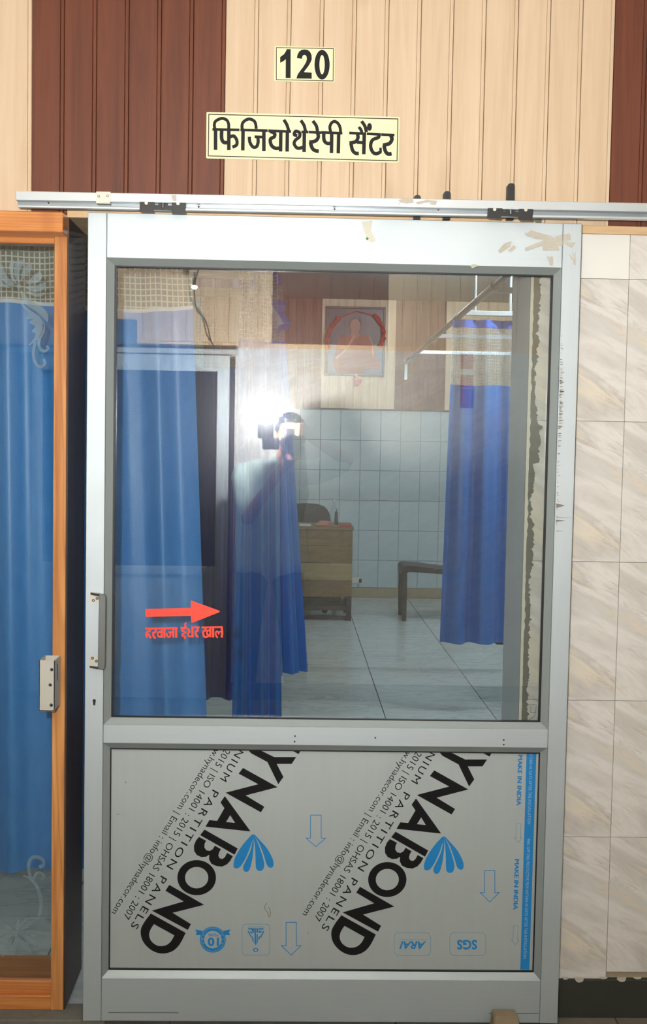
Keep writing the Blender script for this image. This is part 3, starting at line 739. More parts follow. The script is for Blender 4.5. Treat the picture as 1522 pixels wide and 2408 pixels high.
fill([[Q(x, y, .052) for x, y in ((255, 1388), (268, 1391), (271, 1400), (270, 1545), (268, 1556), (255, 1562))]], .052, .008, hi)
obj('inner_handle', hi, 'steel', d1)
kh = bmesh.new(); Kx = lambda pts: [at(180+x/9.5125, 1640+y/9.5125, -.0006) for x, y in pts]
fill([Kx([(395, 36), (425, 50), (434, 80), (425, 100), (420, 165), (400, 182), (375, 172), (370, 110), (358, 85), (366, 50)])], -.0006, .0005, kh)
obj('keyhole', kh, 'rubber_black', d1)
for x, y in ((694, 1731), (693, 1744), (883, 1735), (1185, 1740), (1185, 1751)):
    obj('screw_hole', cyl(at(x, y, -.004), (0, -1, 0), .0022, .0004, 10), 'rubber_black', d1)
# tape residue and scrapes on the frame
tz = pxf((1260, 480), 5.809); yr = -.0006; tp = bmesh.new()
for p in ([(95, 480), (150, 455), (250, 455), (370, 500), (370, 570), (300, 570), (330, 630), (90, 635), (95, 580)], [(-60, 350), (0, 375), (230, 440), (80, 485), (-20, 470), (-120, 400)], [(262, 440), (366, 415), (366, 498), (300, 470)],
          [(378, 412), (470, 400), (485, 490), (380, 500)], [(385, 525), (430, 500), (470, 530), (550, 520), (500, 595), (440, 570)], [(150, 715), (240, 715), (235, 830), (210, 840), (190, 830), (190, 790)], [(455, 680), (520, 740), (500, 640), (535, 700), (545, 640), (550, 830), (515, 830), (510, 780)],
          [(-380, 640), (-300, 560), (-260, 590), (-330, 650)], [(-150, 600), (90, 500), (90, 560), (-140, 640)]):
    yr -= .00018; fill([tz(p, yr)], yr, .0003, tp)
tq = pxf((761, 0), 2.0)
for p in ([(820, 1180), (850, 1145), (885, 1133), (880, 1158), (832, 1190)], [(945, 1095), (1030, 1103), (1040, 1115), (960, 1112)], [(690, 1250), (705, 1240), (730, 1248), (700, 1262)]):
    yr -= .00012; fill([tq(p, yr)], yr, .0003, tp)
yr = -.0006; tw_ = bmesh.new()
fill([tq([(180, 1045), (232, 1036), (222, 1080), (246, 1130), (228, 1142), (205, 1128), (192, 1090)], yr)], yr, .0003, tw_); obj('tape_residue', tw_, 'plaster_white', d1)
obj('paint_speck', fill([tq([(198, 1122), (206, 1114), (213, 1122), (206, 1131)], yr-.0004)], yr-.0004, .0002), 'bin_green', d1)
obj('tape_residue', tp, 'tape_residue', d1, kind='stuff')
sc_ = bmesh.new(); rnd = random.Random(3)
for i in range(120):
    y = rnd.gauss(950, 70) if i < 100 else rnd.uniform(1050, 1240)
    x = 1322-(y-630)*.0285+rnd.uniform(1.5, 4); wd = rnd.uniform(3, 12)*(1 if 860 < y < 1040 else .6); h = rnd.uniform(.6, 2.0)
    fill([[at(x, y, yr), at(x+wd, y+.3, yr), at(x+wd*.8, y+h, yr), at(x, y+h, yr)]], yr, .0002, sc_)
for y, wd, h in ((1184, 20, 10), (1222, 22, 5), (1217, 42, 1), (1248, 18, 1.5), (865, 22, 1)):
    fill([[at(1308.5, y, yr), at(1308.5+wd, y+h*.4, yr), at(1308.5+wd*.7, y+h*.7, yr), at(1308.5, y+h, yr)]], yr, .0002, sc_)
obj('scrape_mark', sc_, 'scrape', d1)
sm = bmesh.new()
for a, b_, y in ((255, 420, 2381), (1150, 1268, 2383)):
    fill([[at(a, y-1, yr), at(b_, y-.5, yr), at(b_, y+1.5, yr), at(a, y+1.0, yr)]], yr, .0002, sm)
obj('scrape_mark', sm, 'scuff_grey', d1)
# roller hangers of the door
hx = at(1149, 500, -.034).x-at(330, 500, -.034).x
th_ = pxf((0, 430), 3.1708); yh = -.034
hp = fill([th_([(1043, 140), (1152, 142), (1152, 163), (1180, 165), (1180, 156), (1250, 158), (1250, 168), (1280, 168), (1280, 146), (1385, 148), (1380, 232), (1282, 230), (1277, 203), (1145, 198), (1136, 222), (1040, 215)], yh)], yh, .006)
for k in range(2):
    o = obj('roller_hanger', hp if k == 0 else o.data, 'plastic_black', d1)
    dz = at(1149, 492, -.034).z-at(330, 477, -.034).z if k else 0
    dx = hx if k else 0
    o.location = Vector((dx, 0, dz))
    for x, y in ((1092, 152), (1328, 155)):
        p = th_([(x, y)], yh)[0]+Vector((dx, -.0005, dz)); obj('screw', cyl(p, (0, -1, 0), .0042, .003, 14), 'steel_pale', o)
    p = th_([(1215, 150)], yh)[0]+Vector((dx, -.0005, dz)); obj('bolt', cyl(p, (0, 0, -1), .004, .012, 12), 'steel', o)

# ------------------------------------------------------------------ sliding track on the wall
tk = thing('sliding_door_track', (0, 0, 2.17), 'long aluminium sliding track fixed to the wood panels above the door', 'track')
def slant(px0, px1, ya0, yb0, ya1, yb1, y0, y1, mat, name):
    """a straight bar between two ends; (ya,yb) its upper and lower edge at each end"""
    a, b, c, d = at(px0, ya0, y0), at(px0, yb0, y0), at(px1, ya1, y0), at(px1, yb1, y0)
    dirt = (c-a).normalized(); bm = bmesh.new(); v = []
    for p in (a, b, c, d): v += [bm.verts.new(p), bm.verts.new((p.x, y1, p.z))]
    for f in ((0, 2, 6, 4), (1, 5, 7, 3), (0, 4, 5, 1), (2, 3, 7, 6), (0, 1, 3, 2), (4, 6, 7, 5)): bm.faces.new([v[i] for i in f])
    bmesh.ops.recalc_face_normals(bm, faces=bm.faces[:]); bmesh.ops.bevel(bm, geom=bm.edges[:], offset=.0012, segments=1, affect='EDGES')
    return obj(name, bm, mat, tk)
slant(36.5, 1560, 448.8, 470.5, 478.2, 499.2, -.032, -.003, 'aluminium_track', 'box_profile')
slant(41.5, 1560, 471.2, 483, 499.5, 512, -.010, .006, 'aluminium_channel', 'channel')
slant(42, 1560, 481.5, 487.5, 510.5, 517, -.026, -.008, 'aluminium_track', 'lower_lip')
br = bmesh.new(); Tb = pxf((140, 430), 9.5125)
fill([Tb([(818, 195), (1138, 200), (1132, 430), (820, 428)], -.036)], -.036, .0035, br)
a = Tb([(820, 428), (1132, 430)], -.036)
box(a[0].x, a[1].x, -.036, -.012, a[0].z-.003, a[0].z, bm=br)
o = obj('bracket', br, 'steel_pale', tk)
for x, y in ((877, 302), (1076, 292)):
    p = Tb([(x, y)], -.0365)[0]; obj('screw', cyl(p, (0, -1, 0), .0034, .0012, 14), 'steel', o); obj('screw', cyl(p+Vector((0, -.001, 0)), (0, -1, 0), .0016, .001, 10), 'steel_pale', o)
for x, y in ((114.5, 477.5), (467.5, 486.5), (787, 492), (1031, 493.5)):
    p = at(x, y, -.0105); obj('screw', cyl(p, (0, -1, 0), .0042, .0012, 14), 'steel_pale', tk); obj('screw', cyl(p+Vector((0, -.001, 0)), (0, -1, 0), .0026, .001, 10), 'plastic_black', tk)
for xa, xb, yt in ((974.5, 988.5, 458), (1044.5, 1058.5, 449), (1195, 1209, 430.5)):
    a, b = at(xa, yt, .035), at(xb, 516, .035)
    p = bmesh.new(); w_ = b.x-a.x
    pts = [(a.x+w_/2-w_/2*math.cos(PI*k/8), a.z-.006+.006*math.sin(PI*k/8)) for k in range(9)]
    pts = [(a.x, b.z)]+pts+[(b.x, b.z)]
    fill([[Vector((x, 0, z)) for x, z in pts]], .0350, .0245, p)
    o = obj('wall_bracket', p, 'plastic_black', tk)
    if yt < 455: obj('slot', cyl(Vector((a.x+w_/2, .0354, a.z-.014)), (0, -1, 0), .0032, .0015, 12), 'rubber_black', o)
rs = bmesh.new(); tq2 = pxf((761, 0), 2.0)
for p in ([(352, 940), (375, 934), (420, 937), (425, 952), (395, 958), (360, 952)], [(432, 950), (470, 945), (480, 938), (535, 945), (528, 965), (500, 960), (505, 950), (470, 955), (445, 962)], [(355, 950), (350, 960), (360, 962)]):
    fill([tq2(p, -.0326)], -.0326, .0004, rs)
fill([pxf((0, 0), 2.0)([(806, 917), (830, 918), (830, 945), (815, 945), (808, 930)], -.0326)], -.0326, .0004, rs)
obj('tape_residue', rs, 'tape_residue', tk, kind='stuff')

# ------------------------------------------------------------------ signs on the panels
sg = thing('room_number_sign', at(716, 190, YW-.003), 'small yellow sign reading 120 on the cream panels', 'sign')
ts = pxf((630, 95), 8.953)
obj('plate', fill([ts([(160, 122), (1395, 148), (1408, 160), (1402, 870), (1385, 884), (150, 858), (136, 845), (144, 130)], YW-.003)], YW-.003, .003), 'sign_yellow', sg)
obj('border_line', outline([(180, 150), (1382, 172), (1374, 853), (180, 826)], 16, ts, YW-.0036), 'sign_line', sg)
dg = bmesh.new()
fill([ts([(398, 184), (482, 184), (480, 790), (375, 790), (378, 395), (320, 440), (260, 468), (260, 350), (340, 290), (380, 230)], YW-.004)], YW-.004, .001, dg); obj('digit', dg, 'sign_letter', sg)
dg = bmesh.new(); fill([ts([(612, 370), (625, 300), (660, 235), (710, 200), (770, 190), (840, 200), (890, 240), (922, 310), (925, 400), (895, 470), (850, 545), (790, 620), (760, 668), (925, 678), (925, 805), (602, 800), (625, 725), (670, 655), (740, 565), (805, 460), (822, 390), (815, 335), (790, 305), (765, 300), (735, 320), (715, 385)], YW-.004)], YW-.004, .001, dg); obj('digit', dg, 'sign_letter', sg)
dg = bmesh.new(); fill([ts(ell(1143, 510, 160, 312, 48), YW-.004), ts(ell(1143, 510, 55, 205, 40, True), YW-.004)], YW-.004, .001, dg); obj('digit', dg, 'sign_letter', sg)
sn = thing('name_sign', at(712, 380, YW-.003), 'long yellow sign with black Devanagari lettering above the door track', 'sign')
tn = pxf((470, 250), 3.1061)
obj('plate', fill([tn([(54, 42), (1455, 78), (1461, 84), (1452, 408), (1446, 413), (52, 380), (46, 374), (49, 47)], YW-.003)], YW-.003, .003), 'sign_yellow', sn)
obj('border_line', outline([(66, 58), (1448, 92), (1441, 398), (62, 362)], 7, tn, YW-.0036), 'sign_line', sn)
dev = [  # word by word: centre lines of the strokes
 [([(92, 168), (290, 172)], 19, 0), ([(115, 168), (115, 318)], 26, 0), ([(113, 172), (106, 140), (116, 108), (160, 88), (196, 100), (210, 128), (211, 162)], 22, 1), ([(212, 165), (212, 320)], 26, 0), ([(160, 170), (160, 236), (178, 264), (212, 262)], 27, 1), ([(212, 228), (246, 216), (270, 246), (268, 282), (238, 298)], 24, 1)],
 [([(296, 172), (496, 178)], 19, 0), ([(316, 172), (314, 322)], 26, 0), ([(314, 174), (308, 144), (320, 112), (360, 92), (398, 108), (410, 140), (411, 164)], 22, 1), ([(468, 176), (468, 326)], 26, 0), ([(400, 222), (468, 224)], 20, 0), ([(362, 222), (366, 262), (388, 296), (414, 294), (426, 262), (424, 226)], 24, 1)],
 [([(500, 178), (668, 184)], 19, 0), ([(592, 180), (590, 329)], 26, 0), ([(512, 182), (545, 196), (544, 222), (516, 240), (522, 282), (552, 306), (590, 304)], 26, 1), ([(640, 182), (638, 330)], 26, 0), ([(614, 98), (636, 134), (650, 180)], 24, 1)],
 [([(742, 186), (794, 188)], 19, 0), ([(764, 184), (762, 334)], 26, 0), ([(712, 214), (690, 206), (700, 182), (728, 192), (728, 222), (698, 248), (690, 276), (716, 306), (762, 296)], 24, 1), ([(738, 102), (762, 140), (772, 184)], 24, 1)],
 [([(796, 188), (890, 192)], 19, 0), ([(858, 188), (866, 222), (846, 252), (800, 262)], 27, 1), ([(808, 262), (822, 306), (846, 324), (870, 326)], 27, 1), ([(826, 106), (852, 144), (860, 186)], 24, 1)],
 [([(890, 190), (1042, 196)], 19, 0), ([(964, 190), (962, 340)], 26, 0), ([(906, 192), (908, 246), (930, 270), (964, 268)], 26, 1), ([(1015, 192), (1012, 342)], 26, 0), ([(958, 192), (950, 152), (964, 120), (988, 110), (1014, 130), (1026, 160), (1028, 192)], 22, 1)],
 [([(1092, 194), (1216, 200)], 19, 0), ([(1150, 196), (1156, 228), (1138, 258), (1094, 268)], 26, 1), ([(1104, 268), (1116, 320), (1138, 342), (1162, 344)], 26, 1), ([(1148, 262), (1200, 266)], 22, 0), ([(1202, 198), (1198, 350)], 26, 0), ([(1182, 108), (1206, 144), (1218, 188)], 24, 1), ([(1162, 150), (1178, 172), (1184, 190)], 22, 1)],
 [([(1220, 200), (1324, 206)], 19, 0), ([(1306, 204), (1306, 226), (1262, 246), (1248, 290), (1264, 334), (1292, 346), (1324, 330)], 25, 1), ([(1322, 336), (1320, 302)], 18, 0)],
 [([(1326, 206), (1422, 210)], 19, 0), ([(1392, 206), (1404, 240), (1384, 272), (1338, 284)], 27, 1), ([(1346, 284), (1356, 326), (1376, 348), (1402, 346)], 27, 1)]]
for i, st in enumerate(dev): obj('letter', ribbons(st, tn, YW-.004, .001), 'sign_letter', sn)
obj('letter_dot', fill([tn(ell(1240, 150, 18, 28, 24), YW-.004)], YW-.004, .001), 'sign_letter', sn)

# ------------------------------------------------------------------ wooden window left of the door
w1 = thing('window_1', (XPOST, YW, 0), 'varnished orange pine window with etched glass left of the door', kind='structure')
XPL = at(125.5, 1100, YW).x
obj('post', box(XPL, XPOST, YW-.002, YI, .012, ZT-.002, .0015), 'pine', w1)
obj('jamb_lining', box(XPOST-.001, XPOST+.004, YW+.004, YI, .012, ZT-.01), 'jamb_dark', w1, label='dark glossy jamb side')
obj('post', box(XL-.04, XL, YW-.002, YI, .012, ZT-.002, .0015), 'pine', w1)
hb = at(100, 497, -.010).z; hb0 = at(100, 545.5, -.010).z
obj('header_beam', box(XL, at(148, 520, -.010).x, -.010, YW+.04, hb0, hb, .002), 'pine_across', w1)
obj('sash_rail', box(XL, XPL, YW+.014, YW+.06, at(60, 572, YW+.014).z, ZT-.002, .0015), 'pine_across', w1)
zb = at(60, 2342, YW).z
obj('bottom_rail', box(XL, XPL, YW, YI, .012, zb, .0015), 'pine_across', w1)
obj('glass_stop', box(XL, XPL, YW+.012, YW+.030, zb, at(60, 2303, YW+.02).z, .001), 'pine_across', w1)
YL = YW+.034
lp = obj('glass_pane', box(XL, XPL, YL, YL+.004, zb, at(60, 560, YL).z), 'window_glass', w1)
te = pxf((0, 590), 8.3); ye = YL-.0012; fw = bmesh.new()
for p in ([(240, 180), (190, 240), (190, 400), (240, 560), (330, 650), (290, 560), (255, 470), (255, 330), (290, 215)],
          [(330, 190), (285, 300), (280, 450), (330, 570), (385, 640), (375, 520), (380, 400), (430, 290), (500, 190)],
          [(600, 250), (540, 260), (470, 330), (430, 430), (410, 590), (480, 500), (560, 420), (620, 340), (620, 280)],
          [(800, 430), (740, 420), (650, 480), (580, 560), (500, 640), (640, 635), (740, 610), (810, 540), (820, 480)],
          [(880, 610), (800, 640), (700, 680), (500, 700), (560, 760), (660, 800), (760, 790), (850, 750), (885, 690)],
          [(880, 830), (740, 840), (640, 820), (480, 770), (600, 850), (720, 895), (820, 880)],
          [(-60, 200), (0, 250), (60, 300), (110, 430), (190, 560), (280, 650), (160, 670), (60, 590), (-40, 480)],
          [(-60, 480), (0, 530), (60, 620), (150, 690), (280, 706), (140, 722), (0, 690), (-60, 640)]):
    fill([te([tuple(q) for q in catmull([Vector(q) for q in p], 3, True)], ye)], ye, .0004, fw)
fill([te(ell(370, 690, 44, 44, 20), ye)], ye, .0004, fw)
for p in ([(410, 760), (500, 870), (620, 980), (750, 1060), (860, 1130), (930, 1220), (945, 1330), (930, 1390), (880, 1340), (800, 1260), (700, 1180), (560, 1090), (460, 1010), (420, 900)],
          [(380, 900), (430, 1010), (520, 1100), (640, 1190), (770, 1290), (850, 1400), (860, 1500), (800, 1640), (700, 1760), (560, 1850), (640, 1740), (700, 1620), (620, 1560), (690, 1480), (570, 1400), (660, 1320), (520, 1330), (560, 1230), (440, 1080), (385, 980)]):
    fill([te([tuple(q) for q in catmull([Vector(q) for q in p], 3, True)], ye)], ye, .0004, fw)
obj('etched_flower', fw, 'etched_glass', lp)
obj('etched_scroll', ribbons([([(850, 1420), (850, 1560), (780, 1700), (756, 1820), (800, 1930), (880, 1955), (940, 1900), (905, 1850)], 52, True), ([(690, 1780), (660, 1900), (650, 2050), (700, 2200), (800, 2260), (880, 2200), (850, 2110)], 54, True)], te, ye, .0004), 'etched_glass', lp)
tl = pxf((0, 2000), 5.9)
obj('etched_scroll', ribbons([([(540, 920), (570, 780), (552, 610), (500, 480), (430, 380), (398, 260), (408, 150), (460, 92), (540, 96), (600, 140), (598, 208), (546, 226)], 46, True), ([(470, 410), (486, 340), (545, 306), (600, 330), (606, 376), (566, 390)], 36, True), ([(500, 480), (420, 390), (320, 345)], 22, True)], tl, ye, .0004), 'etched_glass', lp)
fw = bmesh.new(); c = Vector((220, 1135))
for a, L, w, bend in ((-80, 180, 40, 10), (-20, 330, 60, -60), (10, 440, 70, -60), (35, 330, 90, -20), (60, 360, 90, -30), (95, 300, 70, 10), (115, 360, 70, 20), (140, 330, 80, 30), (175, 280, 60, 40), (200, 300, 50, 50), (-45, 250, 46, -30)):
    d = Vector((math.cos(math.radians(a)), math.sin(math.radians(a)))); n_ = Vector((-d.y, d.x)); up_, dn = [], []
    for k in range(13):
        t_ = k/12; m = c+d*(30+L*t_)+n_*bend*math.sin(t_*PI/2); w_ = w*.5*math.sin(PI*min(1, t_*1.02)**.8)+2
        up_.append(m+n_*w_); dn.append(m-n_*w_)
    fill([tl([tuple(p) for p in up_+dn[::-1]], ye)], ye, .0004, fw)
fill([tl(ell(220, 1135, 30, 30, 18), ye)], ye, .0004, fw)
obj('etched_flower', fw, 'etched_glass', lp)
# strike box of the lock on the post
yb = -.017
a, b = at(91.5, 1553, yb), at(128.5, 1673, yb)
sb = thing('lock_strike_box', (a.x, YW-.004, b.z), 'hollow aluminium lock strike box fixed to the wooden post', 'lock')
tb = bmesh.new(); h = .003; ytop = YW-.004
box(a.x, b.x, yb, yb+h, b.z, a.z, .0006, tb); box(a.x, b.x, ytop-h, ytop, b.z, a.z, .0006, tb)
box(a.x, a.x+h, yb, ytop, b.z, a.z, .0006, tb); box(b.x-h, b.x, yb, ytop, b.z, a.z, .0006, tb); box(a.x, b.x, yb, ytop, b.z, b.z+h, .0004, tb)
obj('case', tb, 'steel_pale', sb)
for x, y in ((121.5, 1574.5), (118, 1610.5), (120.5, 1658)):
    p = at(x, y, yb); obj('screw_hole', cyl(p, (0, -1, 0), .0046, .0006, 16), 'steel', sb); obj('screw_hole', cyl(p+Vector((.001, -.0004, -.0005)), (0, -1, 0), .0034, .0006, 14), 'rubber_black', sb)
obj('latch_slot', box(b.x-.0005, b.x+.0006, .012, .018, a.z-.058, a.z-.014), 'rubber_black', sb)
# door guide block on the floor
p0, p1 = at(1160, 2383, -.03), at(1215, 2383, -.03)
gb = bmesh.new(); zt_ = p0.z+.000
v = [gb.verts.new(q) for q in ((p0.x-.006, -.062, 0), (p1.x+.012, -.062, 0), (p1.x+.010, -.004, 0), (p0.x-.004, -.004, 0), (p0.x, -.050, zt_), (p1.x, -.050, zt_), (p1.x, -.004, zt_), (p0.x, -.004, zt_))]
for f in ((0, 1, 5, 4), (1, 2, 6, 5), (2, 3, 7, 6), (3, 0, 4, 7), (4, 5, 6, 7), (3, 2, 1, 0)): gb.faces.new([v[i] for i in f])
bmesh.ops.bevel(gb, geom=gb.edges[:], offset=.003, segments=2, affect='EDGES')
o = obj('door_guide_block', gb, 'block_tan', label='small tan guide block on the floor at the foot of the sliding door', category='block')

# ------------------------------------------------------------------ curtains
def curtain(name, label, top, bot, z_top, z_split, z_bot, folds, amp, mats, hem=True, seed=0, left_hem=False, split_wave=.01, group=None):
    """top/bot: plan polylines of the upper and lower edge; net above z_split, cloth below"""
    def along(pl, u):
        P = [Vector(p) for p in pl]; Ls = [(P[i+1]-P[i]).length for i in range(len(P)-1)]; s = u*sum(Ls)
        for i, l_ in enumerate(Ls):
            if s <= l_ or i == len(Ls)-1: return P[i]+(P[i+1]-P[i])*(s/l_), (P[i+1]-P[i]).normalized()
            s -= l_
    Ltot = sum((Vector(bot[i+1])-Vector(bot[i])).length for i in range(len(bot)-1))*1.12
    rd = random.Random(seed); ph = [rd.uniform(0, 6.28) for _ in range(4)]
    def S_(u, z, uc=None):
        v = (z_top-z)/(z_top-z_bot); v_ = max(0, min(1, v))
        a, da = along(top, u); b, db = along(bot, u); p = a.lerp(b, v_); d = da.lerp(db, v_).normalized(); nn = Vector((-d.y, d.x))
        k = .55+.45*v_
        off = amp*k*(math.sin(2*PI*folds*u+ph[0]+.7*math.sin(2*PI*u+ph[3]))+.28*math.sin(2*PI*folds*2.1*u+ph[1]+v_*1.2)+.25*math.sin(2*PI*folds*.5*u+ph[2]-v_))
        q = p+nn*off; return Vector((q.x, q.y, z+.004*math.sin(2*PI*folds*u+ph[2])*v_))
    base = S_(.5, z_bot); root = thing(name, (base.x, base.y, z_bot), label, 'curtain', group)
    def sheet(nm, za, zb, mat, u0=0.0, u1=1.0, off=0.0, nz=24):
        nu = max(10, int(folds*22*(u1-u0))); bm = bmesh.new(); uvl = bm.loops.layers.uv.new('UVMap'); g_ = []
        for j in range(nz+1):
            row = []
            for i in range(nu+1):
                u = u0+(u1-u0)*i/nu; za_ = za+(split_wave*math.sin(u*9+seed) if za == z_split else 0); zb_ = zb+(split_wave*math.sin(u*9+seed) if zb == z_split else 0)
                if za != z_top and za == z_split+.011: za_ = za+split_wave*math.sin(u*9+seed)
                z = za_+(zb_-za_)*j/nz; p = S_(u, z); p.y -= off; row.append((bm.verts.new(p), u*Ltot, z))
            g_.append(row)
        for j in range(nz):
            for i in range(nu):
                q = [g_[j][i], g_[j+1][i], g_[j+1][i+1], g_[j][i+1]]; f = bm.faces.new([x[0] for x in q]); f.smooth = True
                for lo, x in zip(f.loops, q): lo[uvl].uv = (x[1], x[2])
        me = bpy.data.meshes.new(nm); bm.to_mesh(me); bm.free(); me.materials.append(M[mat]); return obj(nm, me, mat, root)
    if z_split < z_top: sheet('net_panel', z_top, z_split, mats[0], nz=12)
    sheet('cloth_panel', min(z_split, z_top), z_bot, mats[1], nz=36)
    if z_split < z_top: sheet('seam_band', z_split+.011, z_split-.004 if False else z_split, mats[2] if len(mats) > 3 else mats[1], off=.0015, nz=1)
    if hem: sheet('top_hem', z_top, z_top-.045, mats[-1], off=.002, nz=2)
    if left_hem: sheet('side_hem', z_top, z_bot, mats[-1], 0, .05, off=.003, nz=14)
    return root
plain('seam_white', rgb(206, 212, 222), .7)
yc = .46
xr_t, xr_b = at(440, 640, yc).x, at(494, 1760, yc).x
zs = at(60, 722, yc).z
curtain('curtain', 'near blue chevron curtain with cream net top, left behind the door glass', [(-1.24, yc), (xr_t, yc)], [(-1.24, yc), (xr_b+.01, yc)], 2.34, zs, at(60, 2046, yc).z, 6.2, .020, ('net_cream', 'cloth_blue', 'seam_white', 'hem_blue'), seed=4)
# curtain in the dark gap; its shade is put into a darker blue cloth
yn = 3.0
curtain('curtain', 'blue curtain in the gap between the two lighter curtains, its shade put into a darker cloth', [(at(463, 700, yn).x, yn), (at(600, 700, yn).x, yn+.05)], [(at(440, 1640, yn).x, yn), (at(605, 1640, yn).x, yn+.05)], at(520, 655, yn).z, at(500, 872, yn).z, at(520, 1645, yn).z, 3.0, .03, ('net_thin', 'cloth_blue_shaded', 'cloth_blue_shaded', 'hem_blue'), seed=2, left_hem=False)
ym, ym2 = 2.55, 2.85
pa, pb, pc = at(556, 800, ym), at(640, 800, ym), at(655, 800, ym2)
qa, qb, qc = at(552, 1690, ym), at(662, 1690, ym), at(722, 1585, ym2)
curtain('curtain', 'tall blue curtain in the middle behind the photographer reflection', [(at(560, 800, ym).x, ym), (at(648, 800, ym).x, ym+.05)], [(at(545, 1690, ym).x, ym), (at(662, 1690, ym).x, ym+.03)], 2.38, at(620, 806, ym).z, .12, 2.2, .032, ('net_grey', 'cloth_blue_deep', 'hem_blue', 'hem_blue'), seed=11, split_wave=.004)
nar = curtain('curtain', 'narrow blue curtain ending above the floor just right of the tall middle one', [(at(632, 806, ym2).x, ym2), (at(652, 806, ym2).x, ym2+.12)], [(at(650, 1585, ym2).x, ym2), (at(721, 1585, ym2).x, ym2+.12)], 2.38, at(640, 806, ym2).z, at(700, 1588, ym2).z, 2.0, .03, ('net_grey', 'cloth_blue_deep', 'hem_blue', 'hem_blue'), seed=5, split_wave=.004)
# drooping corner of the narrow curtain's net
yd = ym2-.02; tdp = pxf((430, 620), 5.637); ds = nar
bm = bmesh.new(); n_ = 8
A = tdp([(1150, 470), (1165, 560), (1190, 680), (1205, 800), (1215, 905)], yd); Bq = tdp([(1200, 470), (1300, 620), (1360, 740), (1395, 800), (1240, 900)], yd)
fill([A+Bq[::-1]], yd, .003, bm)
for v_ in bm.verts: v_.co.y += .03*math.sin(v_.co.z*45)
obj('net_fold', bm, 'seam_white', ds)
bm = ribbons([([(1165, 470), (1230, 560), (1300, 650), (1350, 730), (1385, 800), (1320, 840), (1225, 895)], 78, True), ([(1185, 490), (1330, 530), (1320, 580), (1290, 590)], 72, True)], tdp, yd-.006, .002)
for v_ in bm.verts: v_.co.y += .03*math.sin(v_.co.z*45)
obj('edging', bm, 'hem_blue', ds)
tk2 = thing('curtain_track', (-.9, 3.2, 2.39), 'pale rails under the ceiling from which the left and middle curtains hang', 'curtain track')
for y_, x_, z_ in ((yc, xr_t, 2.34), (ym, at(648, 800, ym).x, 2.38), (yn, at(600, 700, yn).x, at(520, 655, yn).z), (ym2, at(652, 806, ym2).x, 2.38)):
    obj('rail', box(-1.5, x_+.03, y_-.03, y_+.03, z_+.006, z_+.028, .003), 'track_white', tk2)
    for q in (-1.4, -.95): obj('hanger_rod', tube([(q, y_, z_+.016), (q, y_, ZCI)], .007, 8), 'track_white', tk2)
obj('side_rod', tube([(-1.45, yc-.02, 2.375), (-1.45, yn+.02, 2.41)], .014, 8), 'rod_steel', tk2)
# cubicle curtain tracks under the ceiling
ZK = 2.29
pA, pB = atz(955, 852, ZK), atz(1200, 640, ZK)
tkk = thing('curtain_track', ((pA.x+pB.x)/2, (pA.y+pB.y)/2, ZK), 'pale cubicle curtain track with cross rails hung under the room ceiling', 'curtain track')
ext = pB+(pB-pA)*.12
obj('side_rod', tube([pA, ext], .017, 10), 'rod_steel', tkk)
for k in (.12, .42, .68, .92):
    p = pA+(pB-pA)*k; obj('rod_joint', tube([p-(pB-pA)*.006, p+(pB-pA)*.006], .022, 10), 'rod_steel', tkk)
cross = []
for px, py in ((982, 828), (1034, 790), (1088, 736), (1165, 682)):
    p = atz(px, py, ZK); b = box(p.x-.01, 2.9, p.y-.012, p.y+.012, ZK-.014, ZK+.014, .003); obj('cross_rail', b, 'track_white', tkk); cross.append(p)
for q in (cross[2]+Vector((.07, 0, 0)), cross[2]+Vector((.27, 0, 0)), cross[3]+Vector((.2, 0, 0))):
    obj('hanger_rod', tube([(q.x, q.y, ZK), (q.x, q.y, ZCI)], .008, 8), 'track_white', tkk)
obj('end_drop', box(pA.x-.014, pA.x+.014, pA.y-.01, pA.y+.01, at(955, 893, pA.y).z, ZK+.02, .002), 'track_white', tkk)
yr_ = cross[2].y
curtain('curtain', 'royal blue curtain with grey net top hanging by the right door jamb', [(at(1066, 760, yr_).x, yr_), (at(1215, 760, yr_).x, yr_+.02)], [(at(1036, 1510, yr_).x, yr_), (at(1215, 1510, yr_).x, yr_+.02)], at(1130, 752, yr_).z, at(1130, 911, yr_).z, at(1110, 1514, yr_).z, 2.6, .028, ('net_grey', 'cloth_blue_deep', 'cloth_blue_deep', 'hem_blue'), seed=8, split_wave=.003)

# ------------------------------------------------------------------ furniture of the room
dp = atz(822, 1460, 0); yk = dp.y
dx0, dx1 = at(640, 1300, yk).x, at(829, 1300, yk).x
zk = lambda y: at(770, y, yk).z
dk = thing('desk', ((dx0+dx1)/2, yk, 0), 'brown wooden desk standing against the far tiled wall', 'desk')
obj('top', box(dx0-.01, dx1+.008, yk-.012, yk+.55, zk(1246), zk(1238), .003), 'desk_wood', dk)
for a, b, m, k in ((1246, 1283, 'desk_wood', 0), (1283.6, 1324, 'desk_wood', .002), (1325, 1364, 'desk_wood_light', -.004), (1365, 1404, 'desk_wood', .001)):
    obj('front_board', box(dx0, dx1, yk+k, yk+.02, zk(b), zk(a), .002), m, dk)
obj('side_panel', box(dx1-.02, dx1, yk+.02, yk+.54, zk(1404), zk(1246)), 'desk_wood', dk)
for x in (dx0, dx1-.045):
    for y in (yk, yk+.49): obj('leg', box(x, x+.045, y, y+.045, 0, zk(1400), .003), 'chair_brown', dk)
obj('foot_rail', box(dx0, dx1, yk+.02, yk+.05, zk(1436), zk(1427), .002), 'chair_brown', dk)
obj('foot_rail', box(dx0, dx1, yk+.03, yk+.06, 0.005, zk(1449), .002), 'chair_brown', dk)
zt_ = zk(1238)
tag_ = dict
